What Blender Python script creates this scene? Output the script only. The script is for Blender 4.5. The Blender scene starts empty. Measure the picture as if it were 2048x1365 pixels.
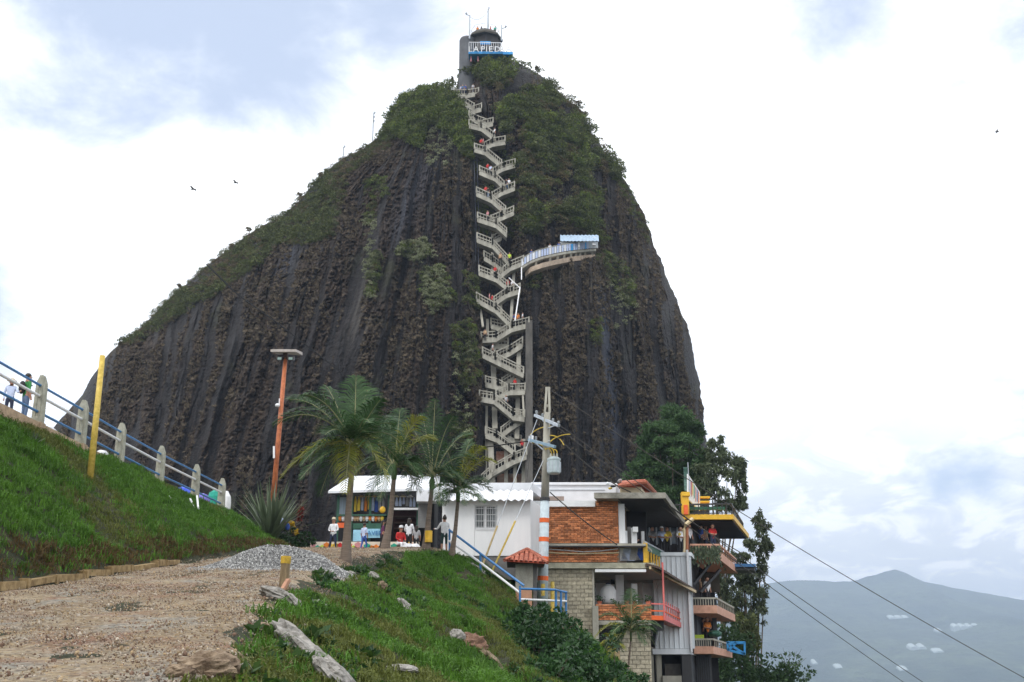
import bpy, math, random
import numpy as np
from mathutils import Vector, Matrix
random.seed(7); np.random.seed(7)
S = bpy.context.scene
COL = S.collection
# ------------------------------------------------------------------ camera, sky, sun, exposure
F = 2300.0; PITCH = math.radians(16.9); CT, ST = math.cos(PITCH), math.sin(PITCH)
cam = bpy.data.objects.new('camera', bpy.data.cameras.new('camera')); COL.objects.link(cam); S.camera = cam
cam.data.lens = 36 * F / 2048; cam.data.sensor_width = 36; cam.data.clip_start = .1; cam.data.clip_end = 40000
cam.rotation_euler = (math.pi / 2 + PITCH, 0, 0)
S.view_settings.view_transform = 'Standard'; S.view_settings.look = 'None'
S.view_settings.exposure = 0.18; S.view_settings.gamma = 1.0; S.view_settings.use_curve_mapping = False
S.render.engine = 'CYCLES'
S.cycles.use_denoising = True; S.cycles.max_bounces = 6; S.cycles.diffuse_bounces = 3; S.cycles.transparent_max_bounces = 8
S.cycles.volume_bounces = 0; S.cycles.sample_clamp_indirect = 4
SUN_EL, SUN_AZ = math.radians(52), math.radians(215)      # azimuth clockwise from +Y: behind the camera, to the left
def ray(px, py):
    u, v = (px - 1024) / F, (682.5 - py) / F
    return Vector((u, CT - ST * v, ST + CT * v)).normalized()

def make_world():
    w = bpy.data.worlds.new('World'); S.world = w; w.use_nodes = True
    nt = w.node_tree; N = nt.nodes; L = nt.links; N.clear()
    def n(t, **k):
        x = N.new(t)
        for a, b in k.items(): setattr(x, a, b)
        return x
    def math_(op, a, b=None, c=None, clamp=False):
        x = n('ShaderNodeMath', operation=op); x.use_clamp = clamp
        for i, q in enumerate((a, b, c)):
            if q is None: continue
            if isinstance(q, (int, float)): x.inputs[i].default_value = q
            else: L.new(q, x.inputs[i])
        return x.outputs[0]
    out = n('ShaderNodeOutputWorld'); bg = n('ShaderNodeBackground'); bg.inputs[1].default_value = 1.0
    sky = n('ShaderNodeTexSky', sky_type='NISHITA', sun_disc=False, sun_elevation=SUN_EL, sun_rotation=SUN_AZ)
    sk = n('ShaderNodeVectorMath', operation='SCALE'); L.new(sky.outputs[0], sk.inputs[0]); sk.inputs[3].default_value = 0.13
    tc = n('ShaderNodeTexCoord'); D = tc.outputs['Generated']
    sep = n('ShaderNodeSeparateXYZ'); L.new(D, sep.inputs[0])
    # flatten the dome a little so that clouds narrow towards the horizon
    den = math_('ADD', math_('MAXIMUM', sep.outputs[2], 0.0), 0.35)
    cx = math_('DIVIDE', sep.outputs[0], den); cy = math_('DIVIDE', sep.outputs[1], den)
    cmb = n('ShaderNodeCombineXYZ'); L.new(cx, cmb.inputs[0]); L.new(cy, cmb.inputs[1]); L.new(sep.outputs[2], cmb.inputs[2])
    def noise(scale, det, rough=.55, off=(0, 0, 0), dist=0.0):
        mp = n('ShaderNodeMapping'); mp.inputs['Location'].default_value = off; L.new(cmb.outputs[0], mp.inputs[0])
        x = n('ShaderNodeTexNoise'); x.inputs['Scale'].default_value = scale; x.inputs['Detail'].default_value = det
        x.inputs['Roughness'].default_value = rough; x.inputs['Distortion'].default_value = dist
        L.new(mp.outputs[0], x.inputs['Vector']); return x.outputs[0]
    big = noise(1.7, 6, .5, (3.1, 1.2, 0)); fine = noise(5.5, 9, .6, (0, 4.0, 1.0), .3)
    # openings in the cloud where the pale blue shows (direction, angular radius, depth)
    holes = [((250, 60), .20, .9), ((520, 110), .17, .9), ((760, 40), .16, .6), ((-60, 600), .10, .75), ((-100, 120), .2, .6), ((1700, -20), .12, .5),
             ((2080, 60), .12, .75), ((1880, 975), .06, .62), ((1950, 950), .06, .6), ((1770, 990), .04, .45), ((1910, 1030), .03, .5), ((2200, 900), .12, .6)]
    tot = None
    for (p, r, dp) in holes:
        d = ray(*p)
        dt = n('ShaderNodeVectorMath', operation='DISTANCE'); L.new(D, dt.inputs[0]); dt.inputs[1].default_value = d
        q = math_('MULTIPLY', math_('SUBTRACT', 1.0, math_('DIVIDE', dt.outputs['Value'], r), clamp=True), dp)
        tot = q if tot is None else math_('MAXIMUM', tot, q)
    open_ = math_('ADD', tot, math_('MULTIPLY', math_('SUBTRACT', fine, .5), 1.15))
    open_ = math_('ADD', open_, math_('MULTIPLY', math_('SUBTRACT', big, .5), .9))
    mr = n('ShaderNodeMapRange', interpolation_type='SMOOTHSTEP'); L.new(open_, mr.inputs[0])
    mr.inputs[1].default_value = .15; mr.inputs[2].default_value = .75; mr.inputs[3].default_value = 0; mr.inputs[4].default_value = .92
    # heaped clouds with crisper edges low over the hills
    lowm = n('ShaderNodeMapRange', interpolation_type='SMOOTHSTEP'); L.new(sep.outputs[2], lowm.inputs[0]); lowm.inputs[1].default_value = .30; lowm.inputs[2].default_value = .12
    # cloud body: white, slightly grey-blue in the thicker undersides, denser near the horizon
    cr = n('ShaderNodeMix', data_type='RGBA'); shade = noise(3.2, 8, .55, (9, 2, 5), .2)
    low = math_('MULTIPLY', math_('SUBTRACT', .30, sep.outputs[2], clamp=True), 2.6)
    sf = math_('ADD', math_('MULTIPLY', math_('SUBTRACT', shade, .52, clamp=True), 1.5), math_('MULTIPLY', low, math_('MULTIPLY', math_('SUBTRACT', fine, .40, clamp=True), 3.2)), clamp=True)
    L.new(sf, cr.inputs[0]); cr.inputs[6].default_value = (1.55, 1.56, 1.58, 1); cr.inputs[7].default_value = (.80, .88, 1.0, 1)
    blue = n('ShaderNodeMix', data_type='RGBA'); blue.inputs[0].default_value = .55; L.new(sk.outputs[0], blue.inputs[6]); blue.inputs[7].default_value = (.76, .88, 1.12, 1)
    h1 = noise(7.5, 10, .58, (2.3, 7.7, .4), .6); hr = n('ShaderNodeMapRange', interpolation_type='SMOOTHSTEP'); L.new(h1, hr.inputs[0]); hr.inputs[1].default_value = .44; hr.inputs[2].default_value = .58
    hc = n('ShaderNodeMix', data_type='RGBA'); L.new(hr.outputs[0], hc.inputs[0]); hc.inputs[6].default_value = (.92, .98, 1.06, 1); hc.inputs[7].default_value = (1.5, 1.5, 1.5, 1)
    heap_ = n('ShaderNodeMix', data_type='RGBA'); L.new(math_('MULTIPLY', lowm.outputs[0], .75), heap_.inputs[0]); L.new(cr.outputs[2], heap_.inputs[6]); L.new(hc.outputs[2], heap_.inputs[7])
    m = n('ShaderNodeMix', data_type='RGBA'); L.new(mr.outputs[0], m.inputs[0]); L.new(heap_.outputs[2], m.inputs[6]); L.new(blue.outputs[2], m.inputs[7])
    L.new(m.outputs[2], bg.inputs[0]); L.new(bg.outputs[0], out.inputs[0])
make_world()
sun = bpy.data.objects.new('sun', bpy.data.lights.new('sun', 'SUN')); COL.objects.link(sun)
sun.data.energy = 1.5; sun.data.angle = math.radians(14); sun.data.color = (1, .96, .9)
_sd = Vector((math.sin(SUN_AZ) * math.cos(SUN_EL), math.cos(SUN_AZ) * math.cos(SUN_EL), math.sin(SUN_EL)))
sun.rotation_euler = (-_sd).to_track_quat('-Z', 'Y').to_euler()

# ------------------------------------------------------------------ survey helpers: sight lines from the viewpoint to metres
def Z(py, Y):
    v = (682.5 - py) / F; return Y * (ST + CT * v) / (CT - ST * v)
def X(px, py, Y):
    v = (682.5 - py) / F; return (px - 1024) / F * Y / (CT - ST * v)
def P(px, py, Y): return Vector((X(px, py, Y), Y, Z(py, Y)))
def to_px(x, y, z):
    a = y * CT + z * ST; b = -y * ST + z * CT
    return 1024 + F * x / a, 682.5 - F * b / a

def _hash(ix, iy, seed):
    h = (ix.astype(np.int64) * 374761393 + iy.astype(np.int64) * 668265263 + seed * 1442695041) & 0xFFFFFFFF
    h = ((h ^ (h >> 13)) * 1274126177) & 0xFFFFFFFF
    return ((h ^ (h >> 16)) & 0xFFFFFF) / float(0xFFFFFF)
def vnoise(x, y, seed=0):
    x = np.asarray(x, float); y = np.asarray(y, float); x, y = np.broadcast_arrays(x, y)
    ix, iy = np.floor(x), np.floor(y); fx, fy = x - ix, y - iy
    fx = fx * fx * (3 - 2 * fx); fy = fy * fy * (3 - 2 * fy)
    a = _hash(ix, iy, seed); b = _hash(ix + 1, iy, seed); c = _hash(ix, iy + 1, seed); d = _hash(ix + 1, iy + 1, seed)
    return a + (b - a) * fx + (c - a) * fy + (a - b - c + d) * fx * fy
def fbm(x, y, o=4, seed=0, g=.5):
    s, a, t = 0, 1, 0
    for i in range(o):
        s = s + a * vnoise(np.asarray(x) * 2 ** i, np.asarray(y) * 2 ** i, seed + i * 17); t += a; a *= g
    return s / t

# ------------------------------------------------------------------ mesh builder
class MB:
    def __init__(s): s.v = []; s.f = []; s.m = []
    def add(s, vs, fs, mi=0):
        b = len(s.v); s.v += [tuple(q) for q in vs]; s.f += [tuple(b + i for i in f) for f in fs]; s.m += [mi] * len(fs); return s
    def box(s, a, b, mi=0):          # axis aligned, corners a and b
        x0, y0, z0 = a; x1, y1, z1 = b
        return s.add([(x0,y0,z0),(x1,y0,z0),(x1,y1,z0),(x0,y1,z0),(x0,y0,z1),(x1,y0,z1),(x1,y1,z1),(x0,y1,z1)],
                     [(0,3,2,1),(4,5,6,7),(0,1,5,4),(1,2,6,5),(2,3,7,6),(3,0,4,7)], mi)
    def hexa(s, q, mi=0):            # eight corners: bottom four, top four
        return s.add(q, [(0,3,2,1),(4,5,6,7),(0,1,5,4),(1,2,6,5),(2,3,7,6),(3,0,4,7)], mi)
    def blk(s, x0, x1, y0, y1, Y, dep, skew=.234, mi=0):   # face seen between the sight lines at distance Y, running back dep metres
        ym = (y0 + y1) / 2; xa, xb = X(x0, ym, Y), X(x1, ym, Y); za, zb = Z(y1, Y), Z(y0, Y); k = skew * dep
        return s.hexa([(xa,Y,za),(xb,Y,za),(xb+k,Y+dep,za),(xa+k,Y+dep,za),(xa,Y,zb),(xb,Y,zb),(xb+k,Y+dep,zb),(xa+k,Y+dep,zb)], mi)
    def bar(s, a, b, w, h=None, mi=0, up=(0, 0, 1)):       # rectangular bar from a to b
        a, b = Vector(a), Vector(b); h = w if h is None else h; d = (b - a).normalized(); u = Vector(up)
        if abs(d.dot(u)) > .98: u = Vector((0, 1, 0))
        r = d.cross(u).normalized(); u = r.cross(d).normalized(); r *= w / 2; u *= h / 2
        return s.hexa([a-r-u, a+r-u, b+r-u, b-r-u, a-r+u, a+r+u, b+r+u, b-r+u], mi)
    def tube(s, pts, r, n=6, mi=0, cap=True):
        pts = [Vector(p) for p in pts]; k = len(pts); rs = [r] * k if isinstance(r, (int, float)) else list(r)
        b = len(s.v); ref = Vector((0, 0, 1))
        for i, p in enumerate(pts):
            d = (pts[min(i + 1, k - 1)] - pts[max(i - 1, 0)]).normalized()
            q = ref if abs(d.dot(ref)) < .95 else Vector((1, 0, 0))
            e = d.cross(q).normalized(); g = d.cross(e).normalized()
            for j in range(n):
                a = 2 * math.pi * j / n; s.v.append(tuple(p + (e * math.cos(a) + g * math.sin(a)) * rs[i]))
        for i in range(k - 1):
            for j in range(n):
                s.f.append((b + i*n + j, b + i*n + (j+1) % n, b + (i+1)*n + (j+1) % n, b + (i+1)*n + j)); s.m.append(mi)
        if cap:
            s.f.append(tuple(b + j for j in range(n))[::-1]); s.m.append(mi)
            s.f.append(tuple(b + (k-1)*n + j for j in range(n))); s.m.append(mi)
        return s
    def lathe(s, c, prof, n=12, mi=0):                     # prof: (radius, z) from bottom to top
        return s.tube([(c[0], c[1], c[2] + z) for r, z in prof], [r for r, z in prof], n, mi) if len(set(z for r, z in prof)) == len(prof) else s
    def prism(s, poly, off, mi=0):                         # polygon (3-D) pushed along off
        k = len(poly); o = Vector(off)
        return s.add([Vector(p) for p in poly] + [Vector(p) + o for p in poly],
                     [tuple(range(k))[::-1], tuple(range(k, 2*k))] + [(i, (i+1) % k, k + (i+1) % k, k + i) for i in range(k)], mi)
    def ball(s, c, r, n=8, m=6, mi=0, jit=0):
        c = Vector(c); r = (r, r, r) if isinstance(r, (int, float)) else r; vs = [c + Vector((0, 0, -r[2]))]
        for i in range(1, m):
            ph = -math.pi / 2 + math.pi * i / m
            for j in range(n):
                a = 2 * math.pi * j / n; k = 1 + jit * (random.random() - .5)
                vs.append(c + Vector((r[0] * math.cos(ph) * math.cos(a) * k, r[1] * math.cos(ph) * math.sin(a) * k, r[2] * math.sin(ph) * k)))
        vs.append(c + Vector((0, 0, r[2]))); e = len(vs) - 1
        fs = [(0, 1 + (j+1) % n, 1 + j) for j in range(n)]
        for i in range(m - 2):
            for j in range(n): fs.append((1 + i*n + j, 1 + i*n + (j+1) % n, 1 + (i+1)*n + (j+1) % n, 1 + (i+1)*n + j))
        fs += [(1 + (m-2)*n + j, 1 + (m-2)*n + (j+1) % n, e) for j in range(n)]
        return s.add(vs, fs, mi)
ORG = {}
def mesh_from(name, v, f, mats, mi=None, smooth=False):
    me = bpy.data.meshes.new(name); me.from_pydata(v, [], f)
    for m in mats: me.materials.append(m)
    if mi is not None and len(mats) > 1: me.polygons.foreach_set('material_index', mi)
    if smooth: me.polygons.foreach_set('use_smooth', [True] * len(f))
    me.update(); return me
def tag(o, label=None, cat=None, group=None, kind=None):
    if label: o['label'] = label
    if cat: o['category'] = cat
    if group: o['group'] = group
    if kind: o['kind'] = kind
    return o
def obj(name, mb, mats, parent=None, label=None, cat=None, group=None, kind=None, smooth=False):
    mats = mats if isinstance(mats, (list, tuple)) else [mats]
    a = np.array(mb.v, float); c = np.array([(a[:,0].min() + a[:,0].max()) / 2, (a[:,1].min() + a[:,1].max()) / 2, a[:,2].min()])
    me = mesh_from(name, (a - c).tolist(), mb.f, mats, mb.m, smooth)
    o = bpy.data.objects.new(name, me); COL.objects.link(o); ORG[o.name] = Vector(c)
    if parent is not None: o.parent = parent; o.location = Vector(c) - ORG[parent.name]
    else: o.location = c
    return tag(o, label, cat, group, kind)
def thing(name, loc, label, cat, group=None, rz=0):
    o = bpy.data.objects.new(name, None); COL.objects.link(o); o.location = loc; o.rotation_euler = (0, 0, rz); o.empty_display_size = .2
    ORG[o.name] = Vector(loc); return tag(o, label, cat, group)
def rep(name, me, parent, loc, rot=(0, 0, 0), scl=(1, 1, 1)):   # one more piece sharing mesh data, placed in world metres
    o = bpy.data.objects.new(name, me); COL.objects.link(o); o.parent = parent; o.location = Vector(loc) - ORG[parent.name]
    o.rotation_euler = rot; o.scale = scl; return o

# ------------------------------------------------------------------ materials
MATS = {}
def mat(name, col, rough=.7, var=.15, scale=3.0, bump=0.0, bscale=20.0, metal=0.0, col2=None, detail=5, objrand=0.0, stretch=(1, 1, 1), spec=.5, island=0.0, transl=0.0):
    if name in MATS: return MATS[name]
    m = bpy.data.materials.new(name); m.use_nodes = True; nt = m.node_tree; N, L = nt.nodes, nt.links
    b = N['Principled BSDF']; b.inputs['Roughness'].default_value = rough; b.inputs['Metallic'].default_value = metal
    b.inputs['Specular IOR Level'].default_value = spec
    tc = N.new('ShaderNodeNewGeometry'); mp = N.new('ShaderNodeMapping'); mp.inputs['Scale'].default_value = stretch; L.new(tc.outputs['Position'], mp.inputs[0])
    nz = N.new('ShaderNodeTexNoise'); nz.inputs['Scale'].default_value = scale; nz.inputs['Detail'].default_value = detail; nz.inputs['Roughness'].default_value = .62; L.new(mp.outputs[0], nz.inputs['Vector'])
    rp = N.new('ShaderNodeMapRange'); rp.inputs[1].default_value = .32; rp.inputs[2].default_value = .68; L.new(nz.outputs[0], rp.inputs[0])
    mx = N.new('ShaderNodeMix'); mx.data_type = 'RGBA'
    c1 = [max(0, c * (1 - var)) for c in col]; c2 = col2 if col2 else [min(1, c * (1 + var)) for c in col]
    mx.inputs[6].default_value = (*c1, 1); mx.inputs[7].default_value = (*c2, 1)
    fac = rp.outputs[0]
    if island:
        mm = N.new('ShaderNodeMix'); mm.inputs[0].default_value = island; L.new(fac, mm.inputs[2]); L.new(tc.outputs['Random Per Island'], mm.inputs[3]); fac = mm.outputs[0]
    L.new(fac, mx.inputs[0]); c = mx.outputs[2]
    if objrand:
        oi = N.new('ShaderNodeObjectInfo'); r = N.new('ShaderNodeMapRange'); r.inputs[3].default_value = 1 - objrand; r.inputs[4].default_value = 1 + objrand; L.new(oi.outputs['Random'], r.inputs[0])
        h = N.new('ShaderNodeHueSaturation'); L.new(c, h.inputs['Color']); L.new(r.outputs[0], h.inputs['Value']); c = h.outputs[0]
    L.new(c, b.inputs['Base Color'])
    if bump:
        n2 = N.new('ShaderNodeTexNoise'); n2.inputs['Scale'].default_value = bscale; n2.inputs['Detail'].default_value = 4; L.new(mp.outputs[0], n2.inputs['Vector'])
        bp = N.new('ShaderNodeBump'); bp.inputs['Strength'].default_value = min(1, bump); bp.inputs['Distance'].default_value = .05; L.new(n2.outputs[0], bp.inputs['Height']); L.new(bp.outputs[0], b.inputs['Normal'])
    if transl:
        t = N.new('ShaderNodeBsdfTranslucent'); L.new(c, t.inputs[0]); a = N.new('ShaderNodeMixShader'); a.inputs[0].default_value = transl
        L.new(b.outputs[0], a.inputs[1]); L.new(t.outputs[0], a.inputs[2]); L.new(a.outputs[0], N['Material Output'].inputs[0])
    MATS[name] = m; return m
def glass(name, col=(.2, .25, .3), rough=.08):
    m = mat(name, col, rough, .2, 1.0, spec=.8); return m
CONC = mat('weathered concrete', (.36, .345, .29), .85, .25, 1.2, .4, 12, stretch=(1, 1, .4))
CONC_D = mat('dark stained concrete', (.075, .070, .062), .9, .35, 1.5, .4, 10, stretch=(1, 1, .25))
CONC_P = mat('pale cast concrete', (.36, .34, .285), .85, .3, 1.6, .4, 30, col2=(.46, .445, .38), stretch=(1, 1, .35))
WHITE = mat('white painted wall', (.80, .82, .84), .6, .10, 1.6, .15, 8, col2=(.82, .83, .84), stretch=(1, 1, .18))
WHITE_M = mat('white sheet metal', (.74, .76, .80), .4, .07, 2.0)
GREY_M = mat('pale grey ribbed metal', (.74, .78, .82), .45, .10, .8, stretch=(1, 1, .3))
GREY_W = mat('grey rendered wall', (.16, .155, .15), .8, .2, 1.5)
BRICK = mat('fired clay brick', (.50, .15, .045), .85, .35, 9, .3, 60, objrand=.45, col2=(.62, .25, .11))
MORTAR = mat('brick mortar', (.34, .25, .19), .9, .2, 6)
BLOCK = mat('concrete block', (.40, .36, .27), .9, .25, 7, .3, 50, objrand=.2)
MORTAR_G = mat('grey block mortar', (.26, .25, .21), .9, .2, 6)
TILE = mat('orange clay tile', (.45, .10, .05), .75, .35, 10, .3, 50, objrand=.3, col2=(.58, .2, .12))
TILE_R = mat('red clay roof', (.40, .07, .03), .7, .25, 5)
BLUE = mat('blue enamel paint', (.03, .17, .42), .4, .15, 8)
BLUE_L = mat('bright blue paint', (.03, .32, .72), .45, .15, 3)
WRAIL = mat('white enamel paint', (.75, .76, .78), .4, .08, 8)
YEL = mat('yellow paint', (.72, .42, .02), .5, .15, 5)
YPOLE = mat('worn yellow pole paint', (.60, .42, .05), .6, .25, 9, col2=(.72, .53, .12))
ORPOLE = mat('rusty orange pole paint', (.42, .11, .035), .6, .3, 6, col2=(.55, .17, .06))
ORANGE = mat('orange paint', (.75, .12, .02), .5, .15, 5)
PEACH = mat('peach painted slab', (.58, .30, .20), .7, .15, 3, col2=(.66, .37, .26))
PINK = mat('red pink balcony paint', (.62, .14, .13), .5, .15, 4)
SHADE_BLACK = mat('painted shade black', (.018, .018, .022), .8, .4, 1)  # near-black colour stands in for shade inside rooms, openings and undersides
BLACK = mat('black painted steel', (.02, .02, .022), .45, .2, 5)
MAROON = mat('maroon shutter', (.06, .015, .018), .6, .3, 6)
BROWN = mat('dark brown timber', (.07, .04, .025), .7, .3, 8)
WOOD = mat('weathered wood', (.16, .11, .06), .85, .35, 12, .4, 60, stretch=(1, 1, .2), col2=(.30, .22, .12))
GREEN_P = mat('dark green paint', (.02, .10, .06), .5, .2, 5)
STEEL = mat('galvanised steel', (.42, .46, .50), .4, .15, 6, metal=.4)
WIRE = mat('dark cable', (.05, .045, .04), .6, .1, 3)
YWIRE = mat('yellow cable', (.55, .38, .04), .6, .15, 3)
KERB = mat('tan kerb concrete', (.40, .29, .19), .9, .3, 4, .4, 20)
SKIN = mat('skin', (.40, .21, .14), .6, .08, 10)
HAIR = mat('dark hair', (.02, .014, .01), .6, .2, 30)
def cloth(name, col): return mat('cloth ' + name, col, .85, .18, 8)
C_WHITE = cloth('white', (.72, .73, .76)); C_NAVY = cloth('navy', (.02, .03, .07)); C_BLACK = cloth('black', (.015, .015, .018)); C_RED = cloth('red', (.5, .02, .02))
C_PURP = cloth('purple', (.10, .015, .07)); C_GREY = cloth('grey', (.35, .35, .36)); C_GREEN = cloth('green', (.03, .20, .05)); C_JEAN = cloth('denim', (.10, .16, .28))
C_BLUE = cloth('blue', (.04, .10, .40)); C_STRAW = cloth('straw', (.60, .52, .38)); C_PINK = cloth('pink', (.55, .25, .28)); C_YG = cloth('lime', (.45, .60, .05)); C_LAV = cloth('pale blue', (.50, .58, .78))
C_ORANGE = cloth('orange', (.65, .2, .03)); C_TEAL = cloth('teal', (.02, .30, .22)); C_YEL = cloth('yellow', (.7, .5, .06)); C_TAN = cloth('tan', (.45, .30, .18))
def leafmat(name, a, b, rough=.6, transl=.25, spec=.3): return mat(name, a, rough, 0, .5, col2=b, island=.6, transl=transl, objrand=.25, spec=spec)
L_ROCK = leafmat('rock scrub leaves', (.022, .036, .012), (.165, .19, .06))
L_RDRY = leafmat('dry scrub leaves', (.05, .042, .018), (.21, .17, .08))
L_BRIGHT = leafmat('bright shrub leaves', (.03, .065, .012), (.19, .235, .042))
L_TREE = leafmat('tree leaves', (.018, .045, .018), (.08, .15, .05))
L_EUC = leafmat('eucalyptus leaves', (.03, .045, .024), (.12, .15, .075))
L_BUSH = leafmat('dark glossy bush leaves', (.008, .028, .010), (.045, .11, .03), .4)
L_PALM = leafmat('palm leaflets', (.013, .042, .015), (.075, .15, .045), .4)
L_PALMY = leafmat('yellowing palm leaflets', (.09, .12, .010), (.38, .36, .03), .4)
L_AGAVE = leafmat('strap leaves', (.05, .075, .045), (.16, .20, .12), .5)
GRASS = leafmat('grass blades', (.024, .074, .010), (.12, .26, .028), .6, .3)
GRASS_Y = leafmat('yellow green grass blades', (.05, .075, .012), (.16, .18, .04), .6, .3)
BARK = mat('bark', (.10, .075, .05), .9, .35, 8, .5, 40, stretch=(1, 1, .3))
PBARK = mat('ringed palm bark', (.17, .13, .10), .85, .3, 6, .5, 18, stretch=(.3, .3, 3))
STONE = mat('pale fractured stone', (.20, .185, .16), .95, .4, 7, 1, 18, col2=(.40, .38, .35))
STONE_B = mat('brown stone', (.14, .085, .05), .9, .4, 6, .6, 25, col2=(.33, .25, .17))
# ------------------------------------------------------------------ terrain
def sst(a, b, x): t = np.clip((np.asarray(x, float) - a) / (b - a), 0, 1); return t * t * (3 - 2 * t)
def edge_r(Y): return np.interp(Y, [0, 11, 17, 26, 39, 48, 54, 58, 70, 200], [-2.5, -3.0, -3.8, -5.0, -5.7, -5.3, -2.8, -1.5, 1, 4])
def fence_x(Y): return np.interp(Y, [0, 35.6, 56.2, 64, 200], [-18.6, -15.85, -14.25, -13.2, -13.2])
def road_z(Y):
    Y = np.asarray(Y, float); return np.where(Y < 52.2, -1.6 + .148 * Y, 6.1256 + 0 * Y)
def bank_z(Y): return np.interp(Y, [0, 20, 57, 63, 75], [8.4, 8.4, 8.4, 7.6, 7.4])
def terr(x, Y, rough=True):
    x = np.asarray(x, float); Y = np.asarray(Y, float); x, Y = np.broadcast_arrays(x, Y)
    r = road_z(Y); z = r.copy()
    dx = np.maximum(x - edge_r(Y), 0); k = np.interp(Y, [0, 45, 54], [.38, .40, .66])
    fall = k * dx + .012 * dx * dx; fall = np.where(fall > 45, 45 + (fall - 45) * .1, fall)
    z = z - fall * (1 - .0 * dx)
    fx = fence_x(Y); bt = bank_z(Y); t = np.clip((-10 - x) / np.maximum(-10 - fx, .5), 0, 1)
    t = t * 1.0; z = np.where(x < -10, r + (bt - r) * t, z)
    z = np.where(x < fx - 3.2, bt - (fx - 3.2 - x) * .45, z)
    z = z - .35 * sst(.5, 0, np.abs(x + 10.05)) * 0
    far = sst(64, 120, Y) * 9.0; z = z - far * 0 + 0
    if rough:
        a = sst(0, 1.6, dx) + sst(-10, -11, x); near = 1.0
        z = z + a * (.55 * (fbm(x * .45, Y * .35, 4, 3) - .5) + .30 * (fbm(x * 1.8, Y * 1.2, 3, 9) - .5)) + .05 * (fbm(x * 1.5, Y * 1.5, 3, 5) - .5)
        z = z - sst(0, 3, dx) * .5 * np.maximum(fbm(x * .9 + Y * .3, Y * .25, 3, 21) - .55, 0) * 4
    return np.maximum(z, -60)
def ground(x, Y): return float(terr(x, Y))
def grid_obj(name, xs, ys, zf, mats, **kw):
    xx, yy = np.meshgrid(xs, ys); zz = zf(xx, yy); v = np.stack([xx, yy, zz], -1).reshape(-1, 3)
    nx, ny = len(xs), len(ys); i = np.arange(ny - 1)[:, None] * nx + np.arange(nx - 1)[None, :]
    f = np.stack([i, i + 1, i + 1 + nx, i + nx], -1).reshape(-1, 4)
    return np_mesh(name, v, f, mats, **kw)
def np_mesh(name, v, f, mats, smooth=True, kind=None, label=None, cat=None, uv=None, attrs=None, parent=None, loc=None):
    me = bpy.data.meshes.new(name); k = f.shape[1]
    me.vertices.add(len(v)); me.vertices.foreach_set('co', v.astype(np.float32).ravel())
    me.loops.add(f.size); me.loops.foreach_set('vertex_index', f.astype(np.int32).ravel())
    me.polygons.add(len(f)); me.polygons.foreach_set('loop_start', np.arange(0, f.size, k, dtype=np.int32)); me.polygons.foreach_set('loop_total', np.full(len(f), k, np.int32))
    me.update(calc_edges=True)
    if smooth: me.polygons.foreach_set('use_smooth', np.ones(len(f), bool))
    for m in (mats if isinstance(mats, (list, tuple)) else [mats]): me.materials.append(m)
    for nm, val in (attrs or {}).items():
        a = me.attributes.new(nm, 'FLOAT', 'POINT'); a.data.foreach_set('value', val.astype(np.float32).ravel())
    if uv is not None:
        u = me.uv_layers.new(name='UVMap'); u.data.foreach_set('uv', uv[f.ravel()].astype(np.float32).ravel())
    o = bpy.data.objects.new(name, me); COL.objects.link(o); ORG[o.name] = Vector((0, 0, 0)); me.validate()
    if parent: o.parent = parent; o.location = -ORG[parent.name]
    return tag(o, label, cat, None, kind)

def nodes_mat(name):
    m = bpy.data.materials.new(name); m.use_nodes = True; nt = m.node_tree; N, L = nt.nodes, nt.links; b = N['Principled BSDF']
    geo = N.new('ShaderNodeNewGeometry')
    def noise(scale, det=5, vec=None, rough=.6, stretch=None, w=0):
        v = vec or geo.outputs['Position']
        if stretch or w:
            mp = N.new('ShaderNodeMapping'); mp.inputs['Scale'].default_value = stretch or (1, 1, 1); mp.inputs['Location'].default_value = (w, w, w); L.new(v, mp.inputs[0]); v = mp.outputs[0]
        x = N.new('ShaderNodeTexNoise'); x.inputs['Scale'].default_value = scale; x.inputs['Detail'].default_value = det; x.inputs['Roughness'].default_value = rough; L.new(v, x.inputs['Vector']); return x.outputs[0]
    def rng(v, a, b_, lo=0, hi=1):
        x = N.new('ShaderNodeMapRange'); x.inputs[1].default_value = a; x.inputs[2].default_value = b_; x.inputs[3].default_value = lo; x.inputs[4].default_value = hi; L.new(v, x.inputs[0]); return x.outputs[0]
    def mix(f, a, b_):
        x = N.new('ShaderNodeMix'); x.data_type = 'RGBA'
        if isinstance(f, (int, float)): x.inputs[0].default_value = f
        else: L.new(f, x.inputs[0])
        for i, q in ((6, a), (7, b_)):
            if isinstance(q, tuple): x.inputs[i].default_value = (*q, 1)
            else: L.new(q, x.inputs[i])
        return x.outputs[2]
    def mul(a, b_, op='MULTIPLY'):
        x = N.new('ShaderNodeMath'); x.operation = op
        for i, q in enumerate((a, b_)):
            if isinstance(q, (int, float)): x.inputs[i].default_value = q
            else: L.new(q, x.inputs[i])
        return x.outputs[0]
    def attr(n):
        x = N.new('ShaderNodeAttribute'); x.attribute_name = n; return x.outputs['Fac']
    def bump(h, s, d, nrm=None):
        x = N.new('ShaderNodeBump'); x.inputs['Strength'].default_value = s; x.inputs['Distance'].default_value = d; L.new(h, x.inputs['Height'])
        if nrm: L.new(nrm, x.inputs['Normal'])
        return x.outputs[0]
    return m, N, L, b, geo, noise, rng, mix, mul, attr, bump

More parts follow.
